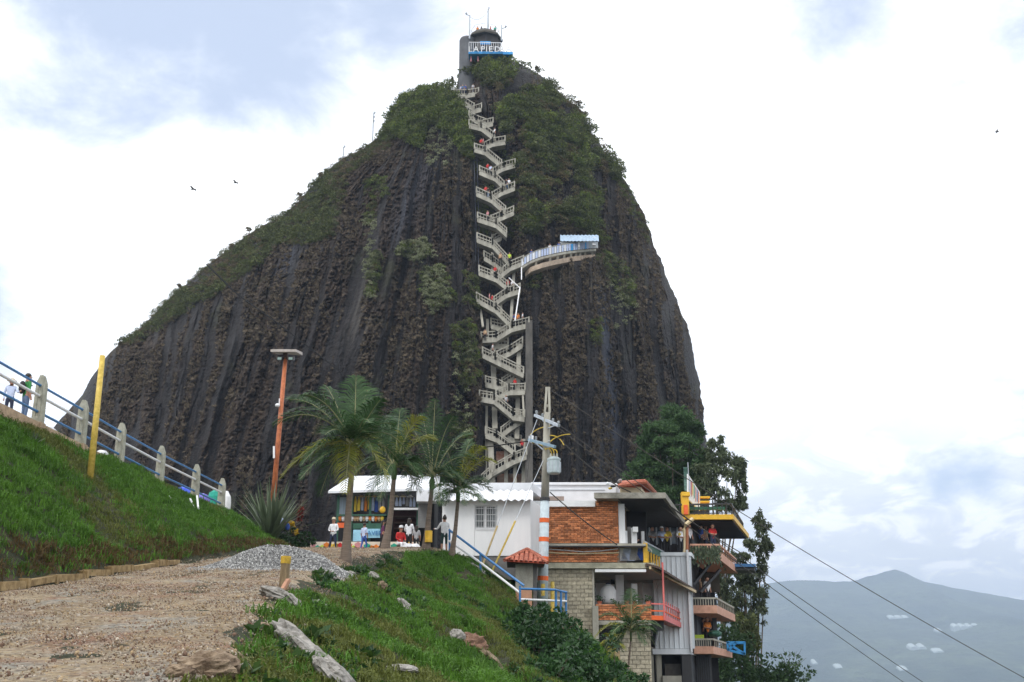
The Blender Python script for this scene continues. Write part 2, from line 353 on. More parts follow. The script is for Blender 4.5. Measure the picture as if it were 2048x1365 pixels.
def soil_material():
    m, N, L, b, geo, noise, rng, mix, mul, attr, bump = nodes_mat('grassy soil')
    c = mix(rng(noise(.6, 6), .35, .65), (.014, .022, .006), (.035, .045, .012))
    c = mix(rng(noise(1.1, 6, w=7), .52, .66), c, (.10, .06, .028))
    L.new(mix(rng(noise(14, 4), .3, .7), c, (.03, .03, .012)), b.inputs['Base Color']); b.inputs['Roughness'].default_value = .95
    L.new(bump(noise(9, 6), .8, .2), b.inputs['Normal']); return m
def gravel_material():
    m, N, L, b, geo, noise, rng, mix, mul, attr, bump = nodes_mat('packed tan gravel')
    vo = N.new('ShaderNodeTexVoronoi'); vo.inputs['Scale'].default_value = 16; L.new(geo.outputs['Position'], vo.inputs['Vector'])
    vo2 = N.new('ShaderNodeTexVoronoi'); vo2.inputs['Scale'].default_value = 34; L.new(geo.outputs['Position'], vo2.inputs['Vector'])
    c = mix(rng(noise(.55, 6), .38, .62), (.20, .14, .07), (.37, .29, .175))
    c = mix(rng(noise(.8, 5, w=11, stretch=(1, .6, 1)), .50, .64), c, (.22, .10, .055))
    c = mix(rng(noise(.9, 5, w=23), .5, .66), c, (.25, .25, .22))
    sc = N.new('ShaderNodeSeparateColor'); L.new(vo.outputs['Color'], sc.inputs[0]); sc2 = N.new('ShaderNodeSeparateColor'); L.new(vo2.outputs['Color'], sc2.inputs[0])
    c = mix(rng(sc.outputs[0], .55, 1, 0, .75), c, (.42, .36, .29)); c = mix(rng(sc.outputs[1], .5, 1, 0, .8), c, (.08, .05, .032)); c = mix(rng(sc2.outputs[0], .5, 1, 0, .5), c, (.36, .28, .20))
    L.new(c, b.inputs['Base Color']); b.inputs['Roughness'].default_value = .95
    h = mul(mul(vo.outputs['Distance'], -1.0), mul(noise(30, 4), .6), 'ADD'); L.new(bump(h, 1.0, .06, bump(noise(2.5, 5), .5, .15)), b.inputs['Normal']); return m
M_SOIL = soil_material(); M_GRAVEL = gravel_material()
xs = np.concatenate([-np.geomspace(9000, 40, 30), np.arange(-38, -19, .8), np.arange(-19, 12, .16), np.arange(12, 40, .7), np.geomspace(41, 9000, 30)])
ys = np.concatenate([-np.geomspace(3000, 12, 10), np.arange(-10, 6, 1.0), np.arange(6, 62, .16), np.arange(62, 130, 1.5), np.geomspace(132, 9000, 30)])
def terr_full(x, Y):
    z = terr(x, Y)
    z = np.where(Y > 230, np.minimum(z, 7 - (Y - 230) * .25), z); z = np.where(Y < 5, z, z); z = np.where(x < -45, np.minimum(z, 2 - (-45 - x) * .3), z)
    return np.maximum(z, -60.0)
grid_obj('ground', xs, ys, terr_full, M_SOIL, kind='structure')
def road_mesh():
    ysr = np.arange(6, 57, .2); tt = np.linspace(0, 1, 40); v = []
    yy, t = np.meshgrid(ysr, tt, indexing='ij')
    wob = .7 * (fbm(ysr * .8, ysr * 0, 4, 31) - .5) + .3 * (fbm(ysr * 3, ysr * 0, 2, 33) - .5)
    xr = edge_r(ysr) + .15 + wob; x = -10.0 + (xr[:, None] + 10.0) * t
    z = terr(x, yy, True) + .03 + .11 * (fbm(x * 1.6, yy * 1.2, 4, 41) - .5) * np.minimum(1, (1 - t) * 6) - .05 * (np.exp(-((x + 8.4) / .22) ** 2) + np.exp(-((x + 6.7) / .22) ** 2)) * vnoise(yy * .4, x * 0, 45); z = np.where(t > .99, z - .06, z)
    v = np.stack([x, yy, z], -1).reshape(-1, 3); nx = 40; i = np.arange(len(ysr) - 1)[:, None] * nx + np.arange(nx - 1)[None, :]
    f = np.stack([i, i + 1, i + 1 + nx, i + nx], -1).reshape(-1, 4); np_mesh('road', v, f, M_GRAVEL, kind='structure')
road_mesh()
def path_mesh():
    ysr = np.arange(20, 64, .5); fx = fence_x(ysr); t = np.linspace(0, 1, 5); yy, tt = np.meshgrid(ysr, t, indexing='ij')
    x = fx[:, None] - .05 - 3.0 * tt; z = bank_z(yy) + .05 + 0 * x; v = np.stack([x, yy, z], -1).reshape(-1, 3); i = np.arange(len(ysr) - 1)[:, None] * 5 + np.arange(4)[None, :]
    np_mesh('path', v, np.stack([i + nn for nn in (0, 5, 6, 1)], -1).reshape(-1, 4)[:, ::-1], KERB, kind='structure', smooth=False)
path_mesh()

# ------------------------------------------------------------------ far hills and the air
RIDGE = [(600, 1290), (1100, 1235), (1400, 1200), (1480, 1182), (1540, 1166), (1600, 1156), (1680, 1160), (1740, 1151), (1770, 1142), (1790, 1140), (1815, 1150), (1850, 1163), (1900, 1174), (1960, 1184), (2048, 1201), (2200, 1240), (2500, 1300), (2900, 1340)]
HY = 5500.0
rx = np.array([X(p[0], p[1], HY) for p in RIDGE]); rz = np.array([Z(p[1], HY) for p in RIDGE])
def hills_z(x, Y):
    top = np.interp(x, rx, rz, left=110, right=80) + 26 * (fbm(x * .006, Y * .0 + 3, 6, 77, .6) - .5) + 7 * (vnoise(x * .024, Y * 0, 78) - .5)
    t = np.clip((Y - 2700) / (HY - 2700), 0, 1); t2 = np.clip((8000 - Y) / (8000 - HY), 0, 1)
    base = np.where(Y < HY, t ** 1.15, t2 ** 1.3)
    return -62 + (top + 62) * base + 120 * (fbm(x * .0021, Y * .0019, 5, 55) - .5) * np.minimum(base * 4, 1) * (1 - .9 * np.exp(-((Y - HY) / 240) ** 2))
def hill_material():
    m, N, L, b, geo, noise, rng, mix, mul, attr, bump = nodes_mat('forested hillside')
    c = mix(rng(noise(.004, 7), .4, .6), (.020, .05, .03), (.09, .13, .06)); L.new(mix(rng(noise(.025, 5), .3, .7), c, (.012, .03, .016)), b.inputs['Base Color']); b.inputs['Roughness'].default_value = 1
    L.new(bump(noise(.04, 6), 1, 20), b.inputs['Normal']); return m
grid_obj('hills', np.arange(-4500, 6800, 42.0), np.arange(2700, 8001, 42.0), hills_z, hill_material(), kind='structure')
hz_m = bpy.data.materials.new('haze'); hz_m.use_nodes = True; _nt = hz_m.node_tree; _nt.nodes.remove(_nt.nodes['Principled BSDF'])
_v = _nt.nodes.new('ShaderNodeVolumePrincipled'); _v.inputs['Color'].default_value = (.62, .77, 1.0, 1); _v.inputs['Density'].default_value = HAZE_D if 'HAZE_D' in globals() else .00021; _v.inputs['Anisotropy'].default_value = .1
_nt.links.new(_v.outputs[0], _nt.nodes['Material Output'].inputs['Volume'])
haze = MB().box((-5200, -500, -61.5), (7500, 8600, 640)); hz = obj('haze', haze, hz_m, kind='stuff')
GH = mat('pale greenhouse sheeting', (.32, .38, .38), .6, .1, .1)
for i, (px, py, w, h, lab) in enumerate([(1800, 1238, 40, 5, 'long pale greenhouse highest on the hazy hillside'), (1935, 1257, 54, 9, 'largest pale greenhouse, rightmost on the hazy hillside'), (1838, 1300, 34, 12, 'blocky pale greenhouse in the middle of the hazy hillside'),
        (1880, 1306, 22, 6, 'small pale greenhouse just right of the blocky one on the hazy hillside'), (1632, 1330, 10, 8, 'tiny pale shed lowest left on the hazy hillside'), (1680, 1338, 16, 5, 'small flat pale shed low on the hazy hillside'), (1810, 1342, 18, 5, 'small pale greenhouse near the bottom of the hazy hillside'), (1880, 1264, 12, 4, 'tiny pale shed between the two long greenhouses on the hazy hillside')]):
    Y = 2900.0      # march the sight line to the slope
    while Y < 5490 and Z(py, Y) > float(hills_z(np.array(X(px, py, Y)), np.array(Y))): Y += 5
    c = P(px, py, Y); sw = w / F * Y; sh = h / F * Y; mb = MB()
    k = max(1, int(w / 13))
    for j in range(k):
        x0 = c.x - sw / 2 + sw * j / k; pr = [(x0, c.y, c.z - sh), (x0 + sw / k * .96, c.y, c.z - sh)] + [(x0 + sw / k * .96 * (.5 + .5 * math.cos(a)), c.y, c.z + sh * .5 * math.sin(a) + random.random() * .1) for a in np.linspace(0, math.pi, 6)]
        mb.prism(pr, (random.random() * 3, 40, 12))
    obj('greenhouse', mb, GH, label=lab, cat='greenhouse', group='pale greenhouses and sheds on the far hillside')

# ------------------------------------------------------------------ the monolith
OL = [(1330, -160), (1130, -110), (1050, -60), (960, 10), (905, 60), (870, 95), (830, 130), (795, 160), (755, 185), (710, 215), (680, 250), (650, 290), (605, 330), (570, 370), (535, 410), (505, 450), (472, 492), (450, 530), (430, 570), (388, 610), (345, 650), (315, 690), (290, 740), (265, 768), (235, 780), (205, 808), (190, 838), (183, 880), (178, 912), (150, 916), (132, 930), (118, 955), (110, 985)]
OR = [(1330, 1425), (1100, 1420), (960, 1416), (900, 1414), (830, 1408), (770, 1399), (700, 1386), (650, 1374), (590, 1350), (530, 1325), (485, 1305), (430, 1290), (390, 1266), (345, 1240), (305, 1212), (270, 1186), (225, 1165), (195, 1130), (150, 1082), (128, 1042), (116, 1015), (110, 1000)]
CR = [(1100, 1015), (970, 1015), (850, 1010), (760, 1008), (680, 1008), (600, 1002), (530, 998), (470, 988), (400, 990), (330, 988), (265, 965), (190, 936), (150, 950), (110, 992)]
def curve(c, py): a = sorted(c); return np.interp(py, [q[0] for q in a], [q[1] for q in a])
YC = 186.0
def rock_hd(py): return 46 * (np.clip((py - 110) / 890, 0, 1.2)) ** .62 + 2.5
def rock_depth(px, py):          # distance of the smooth face (metres ahead of the viewpoint)
    px = np.asarray(px, float); py = np.asarray(py, float); Lx, Rx, Cx = curve(OL, py), curve(OR, py), curve(CR, py)
    t = np.clip((px - Lx) / np.maximum(Rx - Lx, 1), 0, 1); sh = np.clip(np.sin(np.pi * t), 0, 1) ** .62
    hw = np.interp(py, [110, 190, 260, 330, 520, 1000], [5, 14, 26, 38, 44, 50]); u = (px - Cx) / hw
    notch = np.exp(-np.abs(u) ** 4) * np.interp(py, [110, 190, 300, 500, 1000], [.5, 2.5, 4.0, 5.0, 6.0])
    butt = -2.5 * sst(1050, 1075, px) * sst(1235, 1190, px) * sst(500, 530, py)      # the buttress below the terrace
    return YC - rock_hd(py) * sh + notch * np.minimum(1, sh * 1.5) + butt
def rockY(px, py): return float(rock_depth(px, py))
def build_rock():
    py = np.concatenate([np.linspace(110, 1330, 700)]); Lx, Rx, Cx = curve(OL, py), curve(OR, py), curve(CR, py)
    jl = 5 * (fbm(py * .05, py * 0, 4, 61) - .5); jr = 7 * (fbm(py * .06, py * 0, 4, 62) - .5); Lx = Lx + jl; Rx = Rx + jr
    na, nb = 460, 320; a = np.linspace(0, 1, na); a = .5 - .5 * np.cos(np.pi * a) * (1 - .0 * a); a = .35 * a + .65 * np.linspace(0, 1, na); b_ = np.linspace(0, 1, nb + 1)[1:]
    pxa = Lx[:, None] + (Cx - Lx)[:, None] * a; pxb = Cx[:, None] + (Rx - Cx)[:, None] * b_
    px = np.concatenate([pxa, pxb], 1); PY = np.repeat(py[:, None], px.shape[1], 1)
    U = np.concatenate([a * 9, 9 + b_ * 5]); U = np.repeat(U[None, :], len(py), 0)
    Y = rock_depth(px, PY)
    edge = np.minimum(np.clip((px - Lx[:, None]) / 40, 0, 1), np.clip((Rx[:, None] - px) / 40, 0, 1)); V = PY / 100.0
    w1 = sst(950, 760, px) * np.interp(px, [100, 450], [.5, 1]) * np.interp(PY, [200, 380], [1.8, 1]); w2 = sst(1100, 1350, px)
    U = (px + .25 * w1 * (PY - 900) - .12 * w2 * (PY - 900)) / 80.0
    bend = U + .22 * (fbm(U * 1.2, V * .8, 3, 13) - .5) + .05 * (fbm(U * 5, V * 3, 3, 19) - .5)
    cr1 = np.abs(fbm(bend * 1.6, V * .3, 4, 101) - .5); cr2 = np.abs(fbm(bend * 4.2, V * .7, 4, 102) - .5); cracks = np.exp(-(cr1 / .010) ** 2) * 1.8 + np.exp(-(cr2 / .014) ** 2) * .5
    rid = 1 - np.abs(2 * fbm(bend * 1.3, V * .22, 3, 11) - 1); g1 = (rid - .72) * 5.0 * np.interp(PY, [110, 300, 550], [.3, .55, 1])          # broad buttresses
    rid2 = 1 - np.abs(2 * fbm(bend * 4.0, V * .7, 4, 12) - 1); g2 = (rid2 - .7) * .8 * (.4 + 1.2 * vnoise(bend * .7, V * .4, 99))            # flutes
    g3 = (fbm(bend * 14, V * 1.6, 3, 14) - .5) * .5
    streak = fbm(bend * 5.5, V * .55, 4, 15); streak = sst(.42, .56, streak)                     # 0 washed smooth, 1 rough
    smoothband = sst(.0, 1, streak)
    rough = (fbm(px * .09, PY * .05, 4, 16, .6) - .5) * 1.2 + (fbm(px * .33, PY * .3, 3, 18, .6) - .5) * 1.0 + (.5 - np.abs(2 * fbm(px * .15, PY * .14, 2, 103) - 1)) * 1.3
    crack = np.exp(-np.abs((px - Cx[:, None]) / 55) ** 4)
    disp = (g1 + g2) * (1 - .75 * crack) + g3 * (1 - .5 * crack) + rough * (.14 + .86 * smoothband) * 1.15 - cracks * (.35 + .65 * smoothband)
    Y = Y - disp * (.12 + .88 * edge) * np.clip((PY - 105) / 120, .2, 1)
    v = (682.5 - PY) / F; den = CT - ST * v; x = (px - 1024) / F * Y / den; z = Y * (ST + CT * v) / den
    n = px.shape[1]; front = np.stack([x, Y, z], -1)
    # far side: rounded, closing behind
    nbk = 40; th = np.linspace(0, np.pi, nbk + 2)[1:-1]; xl, xr = x[:, 0], x[:, -1]; xc, hw = (xl + xr) / 2, (xr - xl) / 2
    xb = xc[:, None] + hw[:, None] * np.cos(th) * .97; hb = np.minimum(rock_hd(py), hw * 1.2) * .8
    yb = YC + 1 + hb[:, None] * np.sin(th) + 1.0 * (fbm(xb * .1, z[:, :1] * .1, 3, 70) - .5); zl, zr = z[:, 0], z[:, -1]; q = (1 - np.cos(th)) / 2; zb = zr[:, None] * (1 - q) + zl[:, None] * q
    back = np.stack([xb, yb, zb], -1); allv = np.concatenate([front, back], 1); m = allv.shape[1]
    i = np.arange(len(py) - 1)[:, None] * m + np.arange(m)[None, :]; j = np.arange(len(py) - 1)[:, None] * m + ((np.arange(m) + 1) % m)[None, :]
    f = np.stack([i, i + m, j + m, j], -1).reshape(-1, 4)
    uv = np.zeros((len(py), m, 2)); uv[:, :n, 0] = bend; uv[:, n:, 0] = np.linspace(18, 24, nbk); uv[:, :, 1] = V[:, :1]
    sk = np.ones((len(py), m)); sk[:, :n] = streak; bl = np.zeros((len(py), m))
    bl[:, :n] = np.exp(-((px - np.interp(PY, [540, 620, 760, 900], [1195, 1208, 1222, 1225])) / np.interp(PY, [540, 900], [9, 15])) ** 2) * sst(520, 580, PY) * sst(1000, 850, PY)  # blue-grey sheen streak painted into the rock colour
    bl[:, :n] += .8 * np.exp(-((px - np.interp(PY, [480, 560], [585, 560])) / 14) ** 2) * np.exp(-((PY - 520) / 40) ** 2) + .55 * np.exp(-((px - np.interp(PY, [300, 480], [870, 790])) / 24) ** 2) * sst(300, 340, PY) * sst(520, 420, PY)
    wl = np.zeros((len(py), m)); wl[:, :n] = sst(.60, .72, fbm(bend * 9, V * .45, 3, 44)) * (np.exp(-((px - 1150) / 40) ** 2) * np.exp(-((PY - 570) / 45) ** 2) * 1.3 + .5 * np.exp(-((px - 730) / 30) ** 2) * np.exp(-((PY - 640) / 90) ** 2) + .5 * np.exp(-((px - 960) / 25) ** 2) * np.exp(-((PY - 300) / 50) ** 2))
    o = np_mesh('rock_mountain', allv.reshape(-1, 3), f[:, ::-1], rock_material(), kind='structure', uv=uv.reshape(-1, 2), attrs={'streak': sk, 'blue': bl, 'pale': wl})
    return front, px, PY, streak
def rock_material():
    m, N, L, b, geo, noise, rng, mix, mul, attr, bump = nodes_mat('dark streaked granite')
    uv = N.new('ShaderNodeUVMap').outputs[0]
    s1 = noise(1.0, 6, uv, .6, (14, .9, 1)); s2 = noise(1.0, 5, uv, .6, (42, 1.6, 1), 4); big = noise(.035, 5); st = attr('streak')
    roughc = mix(rng(s1, .35, .65), (.022, .0145, .010), (.074, .050, .033)); roughc = mix(rng(big, .42, .6), roughc, (.056, .040, .029))
    vo = N.new('ShaderNodeTexVoronoi'); vo.inputs['Scale'].default_value = 1.15; L.new(geo.outputs['Position'], vo.inputs['Vector'])
    vo.inputs['Randomness'].default_value = 1
    sc = N.new('ShaderNodeSeparateColor'); L.new(vo.outputs['Color'], sc.inputs[0])
    tuft = mul(rng(vo.outputs['Distance'], .50, .25), rng(sc.outputs[0], .35, .8)); roughc = mix(mul(tuft, .85), roughc, (.150, .115, .085))
    roughc = mix(mul(rng(noise(2.2, 5), .5, .62), .6), roughc, (.012, .010, .010))
    smoothc = mix(rng(s2, .4, .6), (.004, .0035, .004), (.020, .016, .016))
    c = mix(mul(st, rng(s2, .25, .5)), smoothc, roughc)
    c = mix(mul(rng(noise(.12, 6, w=5), .56, .7), .5), c, (.05, .055, .022))          # mossy cushions
    c = mix(mul(attr('blue'), rng(s2, .25, .6)), c, (.055, .065, .095)); c = mix(mul(attr('pale'), .6), c, (.24, .22, .19))
    L.new(c, b.inputs['Base Color']); L.new(rng(st, 0, 1, .62, .95), b.inputs['Roughness']); b.inputs['Specular IOR Level'].default_value = .22
    h = mul(mul(rng(vo.outputs['Distance'], .6, .1), st), mul(noise(1.6, 6), 1.3), 'ADD'); L.new(bump(mul(s2, .5), .7, .5, bump(h, .9, .55)), b.inputs['Normal']); return m
RF, RPX, RPY, RST = build_rock()
def rock_pt(px, py):          # a point on the finished rock face, from its mesh
    r = int(np.clip(np.searchsorted(RPY[:, 0], py), 0, len(RPY) - 1)); c = int(np.clip(np.searchsorted(RPX[r], px), 0, RPX.shape[1] - 1)); return RF[r, c]

# ------------------------------------------------------------------ scatter: geometry nodes on a cloud of points (for what nobody could count)
def scatter(name, pts, scl, sources, label=None, cat=None, tilt=.35, smat=None, flat=None):
    pts = np.asarray(pts); n = len(pts); me = bpy.data.meshes.new(name); me.vertices.add(n); me.vertices.foreach_set('co', pts.astype(np.float32).ravel())
    rot = np.stack([np.random.uniform(-tilt, tilt, n), np.random.uniform(-tilt, tilt, n), np.random.uniform(0, 6.28, n)], -1)
    if flat is not None: rot[:, 0] += flat
    a = me.attributes.new('rot', 'FLOAT_VECTOR', 'POINT'); a.data.foreach_set('vector', rot.astype(np.float32).ravel())
    a = me.attributes.new('scl', 'FLOAT', 'POINT'); a.data.foreach_set('value', np.asarray(scl, np.float32).ravel())
    a = me.attributes.new('pick', 'INT', 'POINT'); a.data.foreach_set('value', np.random.randint(0, len(sources), n).astype(np.int32))
    me.update(); o = bpy.data.objects.new(name, me); COL.objects.link(o); ORG[o.name] = Vector((0, 0, 0))
    g = bpy.data.node_groups.new(name, 'GeometryNodeTree'); g.interface.new_socket('Geometry', in_out='INPUT', socket_type='NodeSocketGeometry'); g.interface.new_socket('Geometry', in_out='OUTPUT', socket_type='NodeSocketGeometry')
    N, L = g.nodes, g.links; gi = N.new('NodeGroupInput'); go = N.new('NodeGroupOutput'); jn = N.new('GeometryNodeJoinGeometry')
    def at(nm, ty): x = N.new('GeometryNodeInputNamedAttribute'); x.data_type = ty; x.inputs[0].default_value = nm; return x.outputs[0]
    for k, src in enumerate(sources):
        oi = N.new('GeometryNodeObjectInfo'); oi.inputs[0].default_value = src; oi.transform_space = 'ORIGINAL'
        ip = N.new('GeometryNodeInstanceOnPoints'); cp = N.new('FunctionNodeCompare'); cp.data_type = 'INT'; cp.operation = 'EQUAL'
        L.new(at('pick', 'INT'), cp.inputs[2]); cp.inputs[3].default_value = k
        L.new(gi.outputs[0], ip.inputs['Points']); L.new(cp.outputs[0], ip.inputs['Selection']); L.new(oi.outputs['Geometry'], ip.inputs['Instance'])
        er = N.new('FunctionNodeEulerToRotation'); L.new(at('rot', 'FLOAT_VECTOR'), er.inputs[0]); L.new(er.outputs[0], ip.inputs['Rotation'])
        L.new(at('scl', 'FLOAT'), ip.inputs['Scale']); L.new(ip.outputs[0], jn.inputs[0])
    L.new(jn.outputs[0], go.inputs[0]); md = o.modifiers.new('scatter', 'NODES'); md.node_group = g
    return tag(o, label, cat, None, 'stuff')
def source(name, mb, mats):      # a source mesh, never linked to the scene itself
    me = mesh_from(name, mb.v, mb.f, mats if isinstance(mats, (list, tuple)) else [mats], mb.m); return bpy.data.objects.new(name, me)
def rnd_dir():
    a, z = random.uniform(0, 6.283), random.uniform(-1, 1); r = math.sqrt(1 - z * z); return Vector((r * math.cos(a), r * math.sin(a), z))
def leaf(mb, c, size, d=None, mi=0, w=.45):
    d = d or rnd_dir(); s = d.cross(rnd_dir()).normalized() * size * w; d = d * size; return mb.add([c - d, c - d * .1 + s, c + d, c - d * .1 - s], [(0, 1, 2, 3)], mi)
def clump(n, r, size, squash=.8, mi=0, up=.3):
    mb = MB()
    for _ in range(n):
        d = rnd_dir(); c = Vector((d.x * r, d.y * r, abs(d.z) * r * squash)) * random.uniform(.55, 1.05); e = (d + rnd_dir() * .8 + Vector((0, 0, up))).normalized(); leaf(mb, c, size * random.uniform(.6, 1.3), e, mi)
    return mb
def inside(poly, x, y):
    c = np.zeros(np.shape(x), bool); k = len(poly)
    for i in range(k):
        (x1, y1), (x2, y2) = poly[i], poly[(i + 1) % k]
        if y1 == y2: continue
        c ^= ((y1 > y) != (y2 > y)) & (x < (x2 - x1) * (y - y1) / (y2 - y1) + x1)
    return c
def on_rock(poly, dens, seed):    # points spread over the part of the rock face inside poly (sight-line outline), dens per 100 px^2
    rs = np.random.RandomState(seed); xs_ = [p[0] for p in poly]; ys_ = [p[1] for p in poly]; n = int((max(xs_) - min(xs_)) * (max(ys_) - min(ys_)) * dens / 100)
    x = rs.uniform(min(xs_), max(xs_), n); y = rs.uniform(min(ys_), max(ys_), n); k = inside(poly, x, y); x, y = x[k], y[k]
    Lx, Rx = curve(OL, y), curve(OR, y); k = (x > Lx - 1) & (x < Rx + 1); x, y = x[k], y[k]
    return np.array([rock_pt(a, b_) for a, b_ in zip(x, y)]), x, y
V_RIDGE = [(215, 700), (250, 655), (330, 590), (420, 515), (500, 455), (570, 420), (620, 365), (690, 302), (740, 275), (775, 270), (790, 285), (735, 325), (700, 350), (690, 400), (672, 440), (660, 480), (600, 495), (560, 490), (520, 530), (470, 565), (420, 600), (350, 640), (280, 685)]
V_CROWN = [(762, 290), (768, 240), (805, 195), (840, 175), (904, 168), (908, 200), (930, 235), (938, 290), (942, 330), (922, 300), (885, 268), (862, 250), (835, 300), (805, 285), (785, 275)]
V_RIGHT = [(918, 165), (935, 140), (975, 130), (1030, 136), (1062, 148), (1140, 192), (1175, 220), (1200, 270), (1250, 330), (1240, 370), (1205, 350), (1200, 400), (1190, 440), (1215, 500), (1150, 462), (1032, 480), (1036, 400), (1030, 320), (1005, 265), (985, 215), (962, 165)]
V_PATCH = [[(1195, 500), (1240, 520), (1270, 560), (1262, 620), (1240, 600), (1215, 550), (1190, 520)], [(800, 490), (850, 480), (870, 510), (830, 525), (790, 510)], [(840, 540), (890, 530), (910, 600), (880, 625), (845, 610)],
           [(725, 360), (770, 350), (775, 395), (735, 400)], [(725, 410), (755, 405), (750, 450), (728, 450)], [(735, 520), (760, 500), (755, 590), (735, 600)], [(905, 650), (945, 640), (955, 760), (925, 790), (905, 740)], [(925, 540), (955, 560), (960, 620), (930, 610)],
           [(1180, 640), (1200, 640), (1198, 690), (1182, 690)], [(1050, 540), (1080, 550), (1075, 580), (1052, 575)], [(950, 290), (985, 330), (985, 470), (955, 470), (950, 380)], [(1230, 330), (1262, 385), (1290, 440), (1300, 500), (1270, 450), (1235, 390)], [(1000, 300), (1035, 320), (1030, 480), (1015, 470)], [(895, 820), (940, 830), (950, 900), (900, 890)]]
src_r = [source('scrub_clump', clump(85, .9, .155), L_ROCK) for _ in range(3)]
src_d = [source('dry_clump', clump(70, .65, .13, .7), L_RDRY) for _ in range(2)]
src_b = [source('bright_clump', clump(90, 1.0, .17), L_BRIGHT) for _ in range(2)]
p1, x1, y1 = on_rock(V_RIDGE, 7.0, 1); k = np.random.rand(len(p1)); p1[:, 2] += np.random.rand(len(p1)) * .3
a = fbm(x1 * .02, y1 * .02, 3, 5) + .2 * (k - .5)
scatter('rock_scrub', p1[a > .5], .45 + .75 * k[a > .5] ** 2, src_r, 'low green scrub covering the long left shoulder of the rock', 'scrub')
scatter('dry_rock_scrub', p1[a <= .5], .45 + .6 * k[a <= .5] ** 2, src_d + src_r[:1], 'brownish dry scrub mixed over the left shoulder of the rock', 'scrub')
p2, x2, y2 = on_rock(V_CROWN, 7.5, 2); k = np.random.rand(len(p2)); p2[:, 2] += k * 1.0; p2[:, 1] -= np.random.rand(len(p2)) * .8
scatter('crown_shrubs', p2, .6 + .8 * k, src_b + src_r[:2], 'dense leafy shrubs on the left peak beside the stair', 'shrubs')
p3, x3, y3 = on_rock(V_RIGHT, 5.2, 3); k = np.random.rand(len(p3)); a = fbm(x3 * .03, y3 * .03, 3, 8) + .15 * (k - .5); keep = a > .44; p3, k, a, y3 = p3[keep], k[keep], a[keep], y3[keep]; p3[:, 1] -= k * 1.0; p3[:, 2] += k * .8
g = (a > .585) | (y3 < 170)
scatter('peak_shrubs', p3[g], .6 + .85 * k[g], src_r + src_b[:1], 'green bushes covering the upper right side of the rock', 'shrubs')
scatter('peak_dry_shrubs', p3[~g], .5 + .7 * k[~g], src_d + src_r[:1], 'brownish bushes between the green ones above the terrace', 'shrubs')
pp = []
for i, q in enumerate(V_PATCH): pp.append(on_rock(q, 4.0, 20 + i)[0])
pp = np.concatenate(pp); k = np.random.rand(len(pp)); scatter('rock_face_shrubs', pp, .35 + .6 * k, src_r + src_b[:1] + src_d[:1], 'scattered bush patches clinging to the bare rock face', 'shrubs')
pal = []
for i, (q, dn) in enumerate([([(800, 485), (850, 478), (872, 515), (840, 530), (795, 515)], 3.5), ([(850, 535), (885, 530), (900, 600), (870, 640), (845, 600)], 3.5), ([(865, 250), (905, 260), (900, 330), (860, 335), (845, 300)], 2), ([(725, 430), (750, 430), (750, 600), (728, 600)], 1.5), ([(1080, 260), (1180, 270), (1200, 460), (1100, 450)], .5), ([(910, 660), (945, 660), (940, 900), (905, 900)], 1.0), ([(1190, 500), (1250, 520), (1280, 640), (1230, 660)], 1.2)]): pal.append(on_rock(q, dn, 60 + i)[0])
pal = np.concatenate(pal); pal[:, 1] -= .5; scatter('pale_bromeliads', pal, .6 + .7 * np.random.rand(len(pal)), [source('pale_rosette', clump(34, .45, .12), leafmat('pale silvery leaves', (.10, .12, .06), (.36, .38, .22), .7, .1))], 'pale silvery bromeliad clusters on the rock face', 'bromeliads')
# bromeliad rosettes: small pale brown stars all over the rough parts of the face
def rosette():
    mb = MB()
    for i in range(12):
        a = i * .5236 + random.random() * .3; d = Vector((math.cos(a), math.sin(a), random.uniform(.2, .9))).normalized(); leaf(mb, d * .22, .24, d, 0, .28)
    return mb
L_BROM = leafmat('bromeliad leaves', (.055, .042, .028), (.17, .135, .09), .8, .1)
src_m = [source('rosette', rosette(), L_BROM) for _ in range(2)]
rs = np.random.RandomState(5); n = 60000; rr = rs.randint(60, RPX.shape[0] - 60, n); cc = rs.randint(4, RPX.shape[1] - 4, n); k = (RST[rr, cc] > rs.rand(n) * .9 + .1) & (fbm(RPX[rr, cc] * .012, RPY[rr, cc] * .008, 3, 91) + .22 * sst(1040, 1100, RPX[rr, cc]) > .47)
pb = RF[rr, cc][k]; pb[:, 1] -= .1; scatter('bromeliads', pb, .45 + 1.0 * rs.rand(len(pb)) ** 2, src_m, 'small brownish bromeliads dotted over the rock face', 'bromeliads', tilt=.4, flat=1.1)
